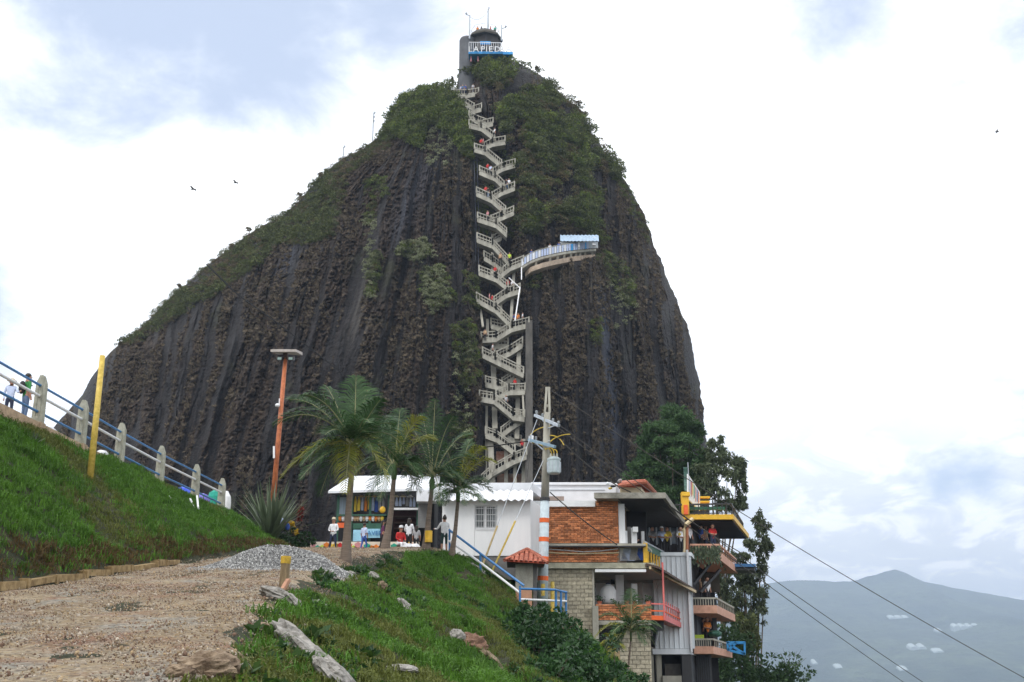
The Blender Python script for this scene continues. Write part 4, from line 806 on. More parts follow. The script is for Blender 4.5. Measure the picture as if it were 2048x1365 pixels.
for k, (x, y) in enumerate(((1331, 1071), (1359, 1069))): c = P(x, y, 67); mb = MB(); mb.ball(c, .09, 8, 6); o = obj('lamp', mb, C_YEL, None, ('left' if k == 0 else 'right') + ' of two small round lamps hanging in the restaurant', 'lamp', 'round lamps in the restaurant'); mb = MB(); mb.bar(c, c + Vector((0, 0, .9)), .015); obj('cord', mb, WIRE, o)
# lower left: beam, block wall, balcony
part('ring_beam', mat('green stained beam', (.34, .33, .25), .9, .3, 2.5), bb, (1090, 1308, 1126, 1137, 59.7, 9)); part('lower_wall', MORTAR_G, bb, (1086, 1186, 1137.2, 1330, 60.12, .3, 0))
courses(bb, 'concrete_block', 1087, 1186, 1139, 1300, 60, .42, .205, .022, [BLOCK])
part('corner_column', CONC, bb, (1186.3, 1190, 1137.2, 1340, 59.95, .5, 0)); part('lintel', WHITE, bb, (1190.2, 1292, 1139, 1144.5, 59.6, .3, 0))
part('ceiling', mat('grey plaster ceiling', (.30, .30, .29), .8, .1, 1), bb, (1191, 1306, 1137.4, 1139, 60, 8)); part('rear_wall', WHITE, bb, (1191, 1380, 1142, 1212, 66.5, .2, 0)); part('grey_wall', mat('grey plaster ceiling', (.3, .3, .29)), bb, (1191, 1330, 1142, 1166, 66.2, .2, 0))
part('door_opening', SHADE_BLACK, bb, (1222, 1231, 1152, 1168, 65.8, .3, 0)); part('pillar', WHITE, bb, (1232, 1248, 1150, 1207, 62.5, .6, 0)); part('pillar', mat('taupe pillar', (.20, .18, .16), .8, .1, 2), bb, (1250, 1262, 1166, 1207, 63, .5, 0)); part('pillar', WHITE, bb, (1264, 1275, 1168, 1207, 62, .4, 0)); part('pillar', mat('taupe pillar', (.2, .18, .16)), bb, (1276, 1286, 1166, 1207, 63, .4, 0))
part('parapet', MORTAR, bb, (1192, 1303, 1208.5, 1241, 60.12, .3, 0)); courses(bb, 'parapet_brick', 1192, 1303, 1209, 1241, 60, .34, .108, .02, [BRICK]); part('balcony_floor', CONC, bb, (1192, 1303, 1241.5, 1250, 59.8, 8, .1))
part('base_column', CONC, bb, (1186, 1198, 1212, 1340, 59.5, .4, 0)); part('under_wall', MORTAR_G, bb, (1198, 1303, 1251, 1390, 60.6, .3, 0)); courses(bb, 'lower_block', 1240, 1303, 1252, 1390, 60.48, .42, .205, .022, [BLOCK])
part('garage_shade_panel', SHADE_BLACK, bb, (1200, 1240, 1258, 1300, 60.5, .09, 0)); part('ochre_panel', mat('ochre plaster', (.45, .32, .18), .8, .2, 4), bb, (1205, 1240, 1302, 1345, 60.45, .1, 0))  # first panel is painted dark as the shade inside the garage
tank = thing('water_tank', P(1217, 1207, 61.5), 'rounded white water tank on the lower balcony', 'tank'); c = P(1217, 1207, 61.5); mb = MB(); mb.lathe(c, [(.36, 0), (.42, .25), (.42, .65), (.3, .85), (.12, .98)], 16); obj('body', mb, WHITE, tank, smooth=True); mb = MB(); mb.lathe(c + Vector((0, 0, .96)), [(.13, 0), (.13, .08), (.05, .1)], 10); obj('cap', mb, C_NAVY, tank)
for k, x in enumerate((1199, 1254, 1270, 1296)):
    c = P(x, 1209, 60.3); mb = MB(); mb.lathe(c, [(.10, 0), (.14, .16)], 8); for_ = obj('flower_pot', mb, TILE, None, ['leftmost potted plant on the brick parapet', 'second potted plant from the left on the brick parapet', 'third potted plant from the left on the brick parapet', 'potted plant at the right end of the brick parapet'][k], 'potted plant', 'potted plants on the brick parapet'); mb = MB()
    for _ in range(30): leaf(mb, c + Vector((random.gauss(0, .1), random.gauss(0, .1), random.uniform(.15, .45))), .09)
    obj('leaves', mb, L_BUSH, for_)
# hose/pipe on the brick
mb = MB(); mb.tube([P(x, y, 59.9) for x, y in [(1095, 1105), (1120, 1107), (1160, 1108), (1200, 1107), (1238, 1106)]], .035, 6); obj('yellow_pipe', mb, mat('cream pipe', (.62, .5, .3), .5, .1, 3), None, 'cream pipe running along the lower brick band', 'pipe')
mb = MB(); mb.tube([P(x, y, 59.88) for x, y in [(1098, 1099), (1130, 1101), (1165, 1104), (1205, 1102), (1236, 1098)]], .022, 5); obj('white_hose', mb, WRAIL, None, 'thin white hose sagging above the cream pipe on the brick', 'hose')
# upper balcony rail with yellow balusters and green canopy strip
br = thing('yellow_balcony_rail', P(1300, 1125, 60), 'slanting balcony rail with yellow balusters and a dark green strip', 'railing')
A, B = P(1291, 1118, 60), P(1333, 1136, 68.5); mb = MB(); mb.bar(A + Vector((0, 0, .85)), B + Vector((0, 0, .85)), .08); obj('handrail', mb, STEEL, br); mb = MB(); mb.bar(A + Vector((0, .05, .62)), B + Vector((0, .05, .62)), .05, .34); obj('green_strip', mb, GREEN_P, br)
for k in range(9): c = A.lerp(B, k / 8); mb = MB(); mb.bar(c - Vector((0, 0, .2)), c + Vector((0, 0, .8 if k == 0 else .45)), .22 if k == 0 else .09); obj('baluster', mb, YEL, br)
mb = MB(); a, b = P(1288, 1084, 60), P(1330, 1124, 69.5); mb.bar(a, b, .1, .12); obj('upper_handrail', mb, CONC, br)
for i, (x, y, w, m_) in enumerate([(1256, 1122, .35, C_LAV), (1270, 1121, .3, C_GREY), (1246, 1122, .3, C_WHITE), (1284, 1121, .3, C_BLUE)]):
    c = P(x, y, 60.6); mb = MB(); mb.prism([c + Vector((-w, 0, 0)), c + Vector((w, 0, 0)), c + Vector((w * .7, .02, .72)), c + Vector((-w * .5, .02, .78))], (0, .08, 0)); obj('laundry_sheet', mb, m_, None, ['pale blue sheet drying on the brick building balcony', 'grey sheet drying on the brick building balcony', 'white sheet at the left end of the drying laundry', 'dark blue cloth at the right end of the drying laundry'][i], 'laundry', 'laundry drying on the balcony')
# red steel balcony with awning
rbk = thing('red_steel_balcony', P(1330, 1250, 60), 'small red steel balcony with brown awning beside the grey metal tower', 'balcony')
mb = MB(); f0, f1, f2, f3 = P(1303, 1240, 60), P(1329, 1241, 60), P(1363, 1256, 66.5), P(1340, 1254, 66.5); mb.prism([f0, f1, f2, f3], (0, 0, .22)); obj('floor', mb, ORANGE, rbk)
mb = MB(); mb.bar(f1 + Vector((.03, 0, .12)), f2 + Vector((.03, 0, .12)), .06, .28); obj('side_beam', mb, PINK, rbk)
for hgt in (.45, .8): mb = MB(); mb.bar(f0 + Vector((0, 0, hgt)), f1 + Vector((0, 0, hgt)), .07); mb.bar(f1 + Vector((0, 0, hgt)), f2 + Vector((0, 0, hgt)), .07); obj('rail', mb, PINK if hgt > .5 else ORANGE, rbk)
for k in range(9): c = f1.lerp(f2, k / 8); mb = MB(); mb.bar(c, c + Vector((0, 0, 1.0)), .05); obj('baluster', mb, PINK, rbk)
mb = MB(); mb.bar(f1, f1 + Vector((0, 0, 2.9)), .09); obj('awning_post', mb, PINK, rbk)
mb = MB(); a0, a1, a2, a3 = P(1292, 1131, 59.6), P(1352, 1158, 61), P(1390, 1182, 66), P(1320, 1140, 66); mb.prism([a0, P(1318, 1138, 59.4), a2, P(1300, 1133, 66)], (0, 0, .12)); mb.bar(a0, a2, .08, .16); obj('awning', mb, BROWN, rbk)
mb = MB(); mb.bar(P(1300, 1136, 59.5), P(1391, 1184, 66), .1, .14); obj('awning_edge', mb, mat('tan awning edge', (.5, .4, .25), .7, .2, 5), rbk)
mb = MB(); mb.bar(f1 + Vector((0, 3, 0)), P(1306, 1292, 62), .2); obj('brace', mb, BLACK, rbk)
part('under_box', BLACK, rbk, (1304, 1328, 1242, 1262, 61, .3, 0))
# grey metal clad tower
gt = thing('grey_metal_tower', P(1345, 1310, 66), 'tall block clad in pale grey ribbed metal sheets', 'building')
part('core', SHADE_BLACK, gt, (1308, 1381, 1112, 1306, 66.15, 4)); part('cap', GREY_M, gt, (1306, 1383, 1105, 1112, 65.9, 4.4)); part('bottom_trim', GREY_M, gt, (1305, 1383, 1298, 1309, 65.9, 4.3))
xk = 1308.0
while xk < 1378: part('cladding_sheet', GREY_M, gt, (xk, xk + 9.0, 1112.3, 1297.5, 66.0 + random.uniform(-.02, .02), .1, 0)); part('rib', GREY_M, gt, (xk + 9.05, xk + 9.7, 1112.3, 1297.5, 65.93, .15, 0)); xk += 9.75
part('corner_pipe', WRAIL, gt, (1377, 1381, 1100, 1305, 65.7, .2, 0)); part('under_room_shade', SHADE_BLACK, gt, (1308, 1382, 1309.3, 1400, 67.5, .2, 0)); part('pier', CONC, gt, (1314, 1324, 1309.3, 1390, 66.2, .5, 0)); part('pier', CONC, gt, (1300, 1308, 1290, 1390, 66, .5, 0)); part('low_wall', CONC, gt, (1326, 1364, 1352, 1395, 66, .4, 0)); part('black_wall', BLACK, gt, (1365, 1384, 1309.3, 1400, 66, 3)); part('inner_panel', mat('dim grey panel', (.12, .11, .10), .8, .2, 3), gt, (1330, 1362, 1328, 1352, 67, .1, 0))  # panel below the cladding painted dark as the shade under the tower
# small tiled pavilion on the brick roof
tp = thing('tiled_roof_hut', P(1270, 990, 62), 'cream hut with red clay roof standing on the concrete slab', 'hut'); part('wall', mat('cream render', (.55, .48, .33), .8, .12, 2), tp, (1240, 1282, 974, 988, 61, 3.4))
mb = MB(); a, b, c, d = P(1233, 973, 60.5), P(1296, 968, 60.7), P(1312, 990, 65.8), P(1262, 963, 65.0); mb.prism([P(1238, 973, 60.5), P(1288, 964, 61.5), P(1314, 989, 66.5), P(1292, 990, 66.4), P(1272, 976, 61)], (0, 0, .14)); obj('roof', mb, TILE_R, tp)
mb = MB(); mb.prism([P(1237, 974, 60.4), P(1290, 965, 60.4), P(1291, 963, 62.5), P(1245, 966, 62.5)], (0, 0, .12)); mb.tube([P(1236, 972, 60.4), P(1291, 964, 60.5)], .11, 6); mb.tube([P(1291, 964, 60.5), P(1312, 988, 66)], .11, 6); obj('ridge_tiles', mb, TILE, tp)
for i, (x, y, w, h, m_) in enumerate([(1216, 968, 9, 7, GREY_M), (1226, 973, 12, 4, C_BLACK), (1232, 970, 8, 6, WHITE), (1221, 977, 9, 4, C_YEL), (1240, 962, 10, 8, C_GREY)]):
    c = P(x, y + h / 2, 60.6 + .15 * i); s = .0263; mb = MB(); mb.ball(c + Vector((0, 0, h * s / 2)), (w * s / 2, .2, h * s / 2), 8, 5, jit=.4); obj('bundle', mb, m_, None, ['grey sack at the left of the clutter on the white roof', 'black bag in the clutter on the white roof', 'white sack beside the red hut roof', 'yellow bag lying under the black bag on the white roof', 'grey tarp lump behind the red hut roof'][i], 'sack', 'clutter by the roof hut')
# --- yellow terrace building
yt = thing('yellow_terrace_building', P(1420, 1400, 70), 'open multi storey building with yellow roof deck and peach terraces', 'building')
def deck(x0, x1, y0, y1, Y, dep, m_, name, skew=.30): return part(name, m_, yt, (x0, x1, y0, y1, Y, dep, skew))
deck(1360, 1467, 1029, 1039, 69, 9, YEL, 'roof_deck'); deck(1364, 1464, 1039.3, 1043, 69.3, 8.4, SHADE_BLACK, 'deck_underside')
for a, b in (((1350, 1010), (1462, 1008)), ((1462, 1008), (1486, 1048))):
    Ya, Yb = (69, 69) if a[0] == 1350 else (69, 78); mb = MB(); A, B = P(*a, Ya), P(*b, Yb); mb.bar(A, B, .09); n = 12
    for k in range(n + 1): c = A.lerp(B, k / n); mb.bar(c, c - Vector((0, 0, .62)), .045)
    mb.bar(A - Vector((0, 0, .55)), B - Vector((0, 0, .55)), .05); obj('roof_railing', mb, BLACK, yt)
vbar('yellow_post', YEL, yt, 1372, 984, 1029, 68.9, .42); part('post_cap', YEL, yt, (1364, 1380, 984, 992, 68.8, .6, 0)); part('orange_base', ORANGE, yt, (1368, 1376, 1010, 1029, 68.7, .15, 0))
part('back_bench', YEL, yt, (1400, 1420, 993, 996, 73, .5, 0), (1400, 1420, 1002, 1005, 73, .5, 0)); part('planter_screen', GREEN_P, yt, (1376, 1450, 1014, 1020, 69.6, .2, 0))
for (y0, y1, x1, Y) in [(1104, 1120, 1440, 68), (1211, 1227, 1434, 67.6), (1293, 1308, 1427, 67.2)]:
    sl = deck(1377 if y0 < 1150 else 1382, x1, y0, y1, Y, 8.4, PEACH, 'terrace_slab', .31); x1 -= 2
    mb = MB(); A0, A1 = P(1380, y0 - 14, Y + .1), P(x1, y0 - 14, Y + .1); A1.z = A0.z; B1 = A1 + Vector((.31 * 8, 8, 0)); mb.bar(A0, A1, .1); mb.bar(A1, B1, .1); n = 10
    for k in range(n + 1):
        for (q1, q2) in ((A0, A1), (A1, B1)): c = q1.lerp(q2, k / n); mb.bar(c, c - Vector((0, 0, .44)), .05)
    obj('terrace_railing', mb, PEACH if y0 < 1150 else CONC, yt)
    part('terrace_screen', mat('dark mesh screen', (.03, .035, .035), .7, .3, 4), yt, (1382, x1 + 1, y0 - 12, y0 - 1, Y + .3, .04, 0))
part('rear_wall', SHADE_BLACK, yt, (1382, 1432, 1050, 1400, 75.5, .3, 0)); part('side_wall', BLACK, yt, (1382, 1387, 1050, 1400, 69.5, 6)); part('base_wall', BLACK, yt, (1384, 1425, 1309, 1420, 69, .3, 0))
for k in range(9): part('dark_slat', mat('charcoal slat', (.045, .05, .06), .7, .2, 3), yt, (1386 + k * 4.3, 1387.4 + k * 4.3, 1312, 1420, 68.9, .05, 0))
for x, y0, y1, Y in [(1435, 1046, 1104, 73), (1396, 1128, 1211, 70), (1432, 1227, 1293, 72)]: vbar('steel_column', BLACK, yt, x, y0, y1, Y, .25)
for a, b in (((1386, 1170), (1420, 1128)), ((1400, 1185), (1440, 1140))): mb = MB(); mb.bar(P(*a, 69), P(*b, 70), .16); obj('brace', mb, BLACK, yt)
part('brown_wall', mat('dark brown masonry', (.07, .06, .045), .9, .3, 3), yt, (1400, 1440, 1145, 1185, 75, .3, 0))
mb = MB(); mb.tube([P(1367, 1110, 67.6), P(1367, 1060, 67.6), P(1371, 1050, 67.6), P(1386, 1038, 67.6)], .12, 8); obj('cream_pipe', mb, mat('cream pipe', (.62, .5, .3)), yt); mb = MB(); mb.tube([P(1374, 1110, 67.8), P(1374, 1056, 67.8)], .1, 8); obj('orange_pipe', mb, mat('terracotta pipe', (.42, .16, .08), .6, .2, 4), yt)
hv = MB()
for _ in range(500):
    x = random.uniform(1380, 1455); Yv = 67.9 + max(0, (x - 1440)) * .45; y = random.uniform(1094, 1112) + max(0, x - 1440) * 1.0; leaf(hv, P(x, y + random.random() ** 3 * 22, Yv - .1), .13, Vector((random.gauss(0, .3), random.gauss(0, .3), -1)).normalized())
obj('trailing_plants', hv, L_AGAVE, None, 'trailing plants hanging over the uppermost peach terrace slab', 'plant')
bo = thing('striped_board', P(1388, 1016, 70), 'tall slanted white board with coloured stripes on the yellow roof deck', 'sign'); Ys = 69.6; A, B = P(1376, 948, Ys), P(1400, 985, Ys + 3); C, D = P(1400, 1022, Ys + 3), P(1376, 998, Ys)
def bl2(u, v): return A.lerp(B, u).lerp(D.lerp(C, u), v)
mb = MB(); mb.prism([A, B, C, D], (-.05, .1, 0)); obj('panel', mb, WHITE, bo)
for k, m_ in enumerate([C_LAV, C_RED, C_YEL, C_TEAL, C_PINK, C_BLUE, C_ORANGE]):
    u = .10 + k * .125; mb = MB(); o_ = Vector((0, -.04, 0)); mb.prism([bl2(u, .08) + o_, bl2(u + .07, .1) + o_, bl2(u + .07, random.uniform(.6, .92)) + o_, bl2(u, random.uniform(.6, .92)) + o_], (.0, .03, 0)); obj('stripe', mb, m_, bo)
fl = thing('green_banner_flag', P(1373, 984, 70), 'narrow dark green vertical flag on a pole above the yellow post', 'flag'); part('cloth', mat('green striped flag', (.03, .13, .09), .7, .5, 1.2, stretch=(.1, .1, 2), col2=(.18, .3, .26)), fl, (1368, 1376, 935, 982, 70, .05, 0)); part('pole', STEEL, fl, (1376.5, 1377.8, 925, 984, 70, .06, 0))
bd = thing('blue_cantilever_deck', P(1480, 1140, 76), 'blue platform jutting out among the trees right of the terraces', 'platform'); part('deck', BLUE, bd, (1457, 1511, 1128, 1134, 75, 2.5)); part('frame', BLACK, bd, (1458, 1509, 1134.3, 1141, 75.2, 2)); 
mb = MB(); mb.bar(P(1450, 1138, 74), P(1458, 1131, 75), .2); obj('bracket', mb, BLACK, bd)
cf = thing('cyan_steel_frame', P(1472, 1308, 74), 'bright cyan steel frame jutting from the lowest terrace', 'frame'); A, B, C, D = P(1454, 1285, 73), P(1489, 1285, 73), P(1489, 1308, 73), P(1456, 1300, 73)
for dd in (0, 1.5):
    o_ = Vector((.2 * dd, dd, 0)); mb = MB()
    for a, b in ((A, B), (B, C), (C, D), (D, A), (A, C), (D, A.lerp(B, .5))): mb.bar(a + o_, b + o_, .11)
    obj('side_truss', mb, BLUE_L, cf)
mb = MB()
for a in (A, B, C, D): mb.bar(a, a + Vector((.3, 1.5, 0)), .1)
obj('cross_bars', mb, BLUE_L, cf)
gc = thing('green_slat_chair_back', P(1397, 1293, 68), 'lime green slatted screen on the lowest peach terrace', 'screen')
for k in range(6): part('slat', C_YG, gc, (1385 + k * 4, 1388 + k * 4, 1270, 1292, 68.2, .08, 0))
mb = MB(); mb.ball(P(1430, 1268, 69), (.42, .4, .2), 12, 6, jit=.2); obj('green_parasol', mb, GREEN_P, None, 'dark green parasol folded out on the lowest terrace', 'parasol')
# --- tiled pillar with little roof
gp = thing('tiled_gate_pillar', P(1052, 1216, 54), 'pale square pillar capped by a small orange clay tile roof', 'pillar')
part('shaft', CONC_P, gp, (1031, 1066, 1127, 1178, 54, 1.1, 0)); part('lower_shaft', mat('salmon plaster', (.50, .27, .17), .8, .2, 3), gp, (1031, 1064, 1178.3, 1222, 54, 1.1, 0)); part('side_post', GREY_W, gp, (1066.3, 1074, 1130, 1222, 54.4, .8, 0)); part('eave_board', BROWN, gp, (1014, 1090, 1122, 1127, 53.6, 2.0, 0))
ap = P(1054, 1102, 54.9); cor = [P(1009, 1123, 53.3), P(1095, 1128, 53.3), P(1092, 1122, 56.2), P(1015, 1118, 56.2)]
mb = MB(); mb.add([ap] + cor, [(0, 2, 1), (0, 3, 2), (0, 4, 3), (0, 1, 4), (1, 2, 3, 4)]); obj('roof_base', mb, TILE_R, gp)
tl = MB(); nn = 5
for j in range(nn + 1): a = math.pi * j / nn; tl.v += [(.085 * math.cos(a), 0, .055 * math.sin(a)), (.07 * math.cos(a), .34, .05 * math.sin(a))]
for j in range(nn): tl.f.append((2*j, 2*j+1, 2*j+3, 2*j+2)); tl.m.append(0)
tme = mesh_from('roof_tile', [(x * 1.15, y, z + .02) for x, y, z in tl.v] + [(x * .9, y, z) for x, y, z in tl.v], tl.f + [tuple(12 + i for i in f[::-1]) for f in tl.f], [TILE])
for (a, b) in ((cor[0], cor[1]), (cor[1], cor[2]), (cor[3], cor[0])):
    e = (b - a); L0 = e.length; n = int(L0 / .2); mid = (a + b) / 2; upv = (ap - mid)
    for i in range(n):
        t = (i + .5) / n; base = a.lerp(b, t); k = 1 - abs(2 * t - 1); rows = max(1, int(round(upv.length * k / .28)))
        for r in range(rows):
            d = upv.normalized(); p = base + d * (r * .28) + Vector((0, 0, .03)); xax = e.normalized(); zax = xax.cross(d).normalized(); M = Matrix((xax, d, zax)).transposed()
            rep('roof_tile', tme, gp, p, M.to_euler())
mb = MB()
for c in cor[:3]: mb.tube([c + Vector((0, 0, .05)), ap + Vector((0, 0, .08))], .09, 6)
obj('hip_tiles', mb, TILE, gp)
# --- blue stair rail
sr = thing('blue_stair_rail', P(1000, 1180, 54), 'blue and white tubular handrail descending past the white house', 'handrail')
def rail(name, pts, r, m_, parent): mb = MB(); mb.tube([P(*p) for p in pts], r, 8); return obj(name, mb, m_, parent)
rail('upper_rail', [(898, 1060, 54), (960, 1107, 53), (1048, 1172, 52)], .055, BLUE, sr); rail('lower_rail', [(898, 1082, 54), (960, 1125, 53), (1041, 1187, 52)], .055, WRAIL, sr)
rail('landing_rail', [(1040, 1178, 52), (1110, 1180, 52.4), (1133, 1185, 53.5)], .05, BLUE, sr); rail('landing_lower_rail', [(1040, 1199, 52), (1133, 1203, 53.5)], .05, WRAIL, sr)
for x, y0, y1, Y in [(899, 1062, 1104, 54), (961, 1108, 1150, 53), (1040, 1172, 1212, 52), (1112, 1180, 1230, 52.6), (1122, 1182, 1230, 53), (1132, 1184, 1232, 53.5)]: rail('post', [(x, y1, Y), (x, y0, Y)], .05, BLUE, sr)
for i, (x, y0, y1) in enumerate(((1086, 1168, 1192), (1105, 1164, 1230))): o = rail('yellow_stake', [(x, y1, 54.5), (x, y0, 54.5)], .09, YPOLE, None); tag(o, ['short yellow stake in front of the block wall', 'taller yellow stake right of the short one'][i], 'stake', 'yellow stakes at the landing')
lw = thing('landing_wall', P(1110, 1235, 54), 'short brown retaining wall under the blue landing rail', 'wall'); part('wall', mat('brown earth wall', (.30, .20, .13), .9, .3, 4), lw, (1072, 1134, 1228, 1262, 53.8, .5, 0))
# --- utility pole
UY = 56.0; up_ = thing('utility_pole', P(1081, 1212, UY), 'tall concrete utility pole with transformer and orange painted bands', 'pole')
ub, ut = P(1084, 1225, UY), P(1095, 800, UY); ux = ut.x
def upt(py): t = (Z(py, UY) - ub.z) / (ut.z - ub.z); return Vector((ub.x + (ux - ub.x) * t, UY, Z(py, UY)))
mb = MB(); mb.tube([upt(1225), upt(1002)], [.27, .215], 12); obj('painted_shaft', mb, mat('pale blue painted pole', (.48, .56, .60), .7, .12, 5), up_, smooth=True)
mb = MB(); mb.tube([upt(1001.5), upt(826)], [.2, .16], 12); obj('shaft', mb, CONC_P, up_, smooth=True)
tp_ = upt(778); mb = MB()
for sx in (-1, 1): mb.bar(upt(827) + Vector((sx * .12, 0, 0)), tp_ + Vector((sx * .06, 0, 0)), .11, .2, up=(0, 1, 0))
mb.bar(tp_ + Vector((-.12, 0, 0)), tp_ + Vector((.12, 0, 0)), .16); mb.bar(upt(812) - Vector((.1, 0, 0)), upt(812) + Vector((.1, 0, 0)), .12); obj('slotted_top', mb, CONC_P, up_)
for y in (1041, 1079, 1118, 1157): mb = MB(); mb.tube([upt(y + 5), upt(y - 4)], [.262 - (1157 - y) * .0002] * 2, 12); obj('orange_band', mb, mat('orange reflective band', (.75, .13, .02), .6, .15, 5), up_)
mb = MB(); mb.tube([upt(1002), upt(996)], [.25, .25], 10); obj('clamp', mb, BLACK, up_)
def arm(x0, y0, d0, x1, y1, d1, n, m_): mb = MB(); mb.bar(P(x0, y0, UY + d0), P(x1, y1, UY + d1), .13); return obj('crossarm', mb, m_, up_)
a1 = arm(1070, 831, 1.0, 1118, 852, -1.3, 3, STEEL); a2 = arm(1058, 880, .9, 1110, 894, -1.2, 3, mat('blue grey steel', (.20, .30, .38), .5, .15, 5)); 
def insul(px, py, d):
    mb = MB(); c = P(px, py, UY + d)
    for k in range(4): mb.lathe(c + Vector((0, 0, k * .07)), [(.04, 0), (.085, .02), (.04, .05)], 8)
    obj('insulator', mb, mat('grey porcelain', (.45, .48, .5), .2, .1, 3), up_)
for q_ in [(1073, 832, 1), (1085, 838, .5), (1106, 848, -.5), (1117, 853, -1.2), (1062, 880, .9), (1072, 884, .5), (1098, 892, -.5)]: insul(*q_)
for q_ in [(1059, 873, 885, 1.0), (1064, 872, 886, .9)]: mb = MB(); mb.bar(P(q_[0], q_[2], UY + q_[3]), P(q_[0] + 1, q_[1], UY + q_[3]), .12); obj('fuse_cutout', mb, WRAIL, up_)
mb = MB(); mb.bar(upt(850), P(1078, 832, UY + .8), .05); mb.bar(upt(858), P(1112, 850, UY - 1), .05); mb.bar(upt(905), P(1068, 884, UY + .6), .05); obj('brace', mb, STEEL, up_)
tc_ = P(1108, 948, UY - .5); mb = MB(); mb.lathe(tc_, [(.28, 0), (.31, .04), (.31, .62), (.33, .66), (.33, .74), (.2, .82)], 16); tr = obj('transformer', mb, mat('pale transformer enamel', (.42, .50, .52), .45, .12, 6), up_, smooth=False); mb = MB()
for k in range(10): a = k * .628; mb.bar(tc_ + Vector((.32 * math.cos(a), .32 * math.sin(a), .08)), tc_ + Vector((.32 * math.cos(a), .32 * math.sin(a), .58)), .05, .05)
obj('cooling_fin', mb, STEEL, tr); mb = MB()
for k in range(3): mb.lathe(tc_ + Vector((-.15 + k * .15, -.05, .8)), [(.05, 0), (.06, .06), (.03, .2)], 8)
obj('bushing', mb, CONC_P, tr); mb = MB(); mb.bar(P(1096, 940, UY), P(1104, 940, UY - .3), .12); obj('bracket', mb, STEEL, up_)
def curve3(pts, n=10):      # smooth arc through three sight points
    a, b, c = [P(*p) for p in pts]; ct = b * 2 - (a + c) / 2; return [a * (1 - t) ** 2 + ct * 2 * t * (1 - t) + c * t * t for t in [i / n for i in range(n + 1)]]
for q_ in [((1061, 870, 57), (1080, 857, 56.5), (1106, 853, 55.6)), ((1100, 884, 55.6), (1118, 873, 55.6), (1140, 869, 55)), ((1098, 872, 56), (1115, 875, 55.6), (1128, 891, 55.3)), ((1064, 886, 56.8), (1080, 889, 56.4), (1092, 900, 55.6)), ((1092, 898, 55.6), (1100, 900, 55.5), (1104, 912, 55.5)), ((1098, 896, 55.5), (1106, 900, 55.5), (1108, 912, 55.5)), ((1104, 900, 55.5), (1113, 902, 55.5), (1113, 913, 55.5))]:
    mb = MB(); mb.tube(curve3(q_), .028, 5); obj('jumper_cable', mb, YWIRE, up_)
def wire(pts, r, label, cat='cable', group=None, n=24, m_=WIRE):
    a, c = P(*pts[0]), P(*pts[-1]); sag = pts[1] if len(pts) == 3 else 1.0; mb = MB(); mb.tube([a.lerp(c, i / n) - Vector((0, 0, sag * 4 * (i / n) * (1 - i / n))) for i in range(n + 1)], r, 5); return obj('power_cable', mb, m_, None, label, cat, group)
wire([(1099, 779, 56), .6, (2300, 1490, 62)], .022, 'uppermost power cable running from the pole top down to the right', group='power cables from the utility pole')
wire([(1118, 850, 55), .5, (2150, 1560, 95)], .022, 'right one of three parallel power cables below the uppermost one', group='power cables from the utility pole')
wire([(1108, 850, 55.4), .5, (2120, 1575, 98)], .022, 'middle one of three parallel power cables below the uppermost one', group='power cables from the utility pole')
wire([(1116, 875, 55.4), .3, (1262, 985, 61)], .03, 'short power cable from the crossarm to the clutter on the roof', group='power cables from the utility pole')
wire([(1300, 985, 60), .1, (1480, 1105, 72)], .03, 'dark cable crossing under the concrete roof slab to the terraces', group='power cables from the utility pole')
wire([(1100, 985, 56), .1, (1237, 1092, 59.7)], .03, 'dark slanting stay crossing the brick wall', group='stays of the utility pole')
mb = MB(); mb.tube([P(*p) for p in [(413, 529, 152), (470, 585, 140), (560, 650, 120), (640, 712, 105), (750, 800, 88), (850, 862, 76), (950, 898, 66), (1062, 882, 57)]], [.10, .09, .07, .06, .05, .04, .035, .03], 5); obj('power_cable', mb, mat('black cable', (.006, .006, .006), .9, .1, 3, spec=.1), None, 'long dark cable crossing the left face of the rock towards the pole', 'cable')
for i, (a, b, k) in enumerate([((958, 1150, 54.8), (1074, 840, 56.5), .30), ((982, 1148, 54.6), (1094, 905, 56), .42)]):
    A, B = P(*a), P(*b); g = thing('guy_wire', A, ['left guy wire with tan guard in front of the white house', 'right guy wire with yellow guard in front of the white house'][i], 'guy wire', 'guy wires of the utility pole'); mb = MB(); mb.tube([A, B], .018, 5); obj('wire', mb, STEEL, g); mb = MB(); mb.tube([A, A.lerp(B, k)], .05, 8); obj('guard', mb, [mat('tan wire guard', (.5, .38, .18), .5, .2, 4), YPOLE][i], g)
wire([(1062, 880, 56.9), .0, (1050, 1000, 60)], .015, 'thin dark drop wire left of the utility pole')
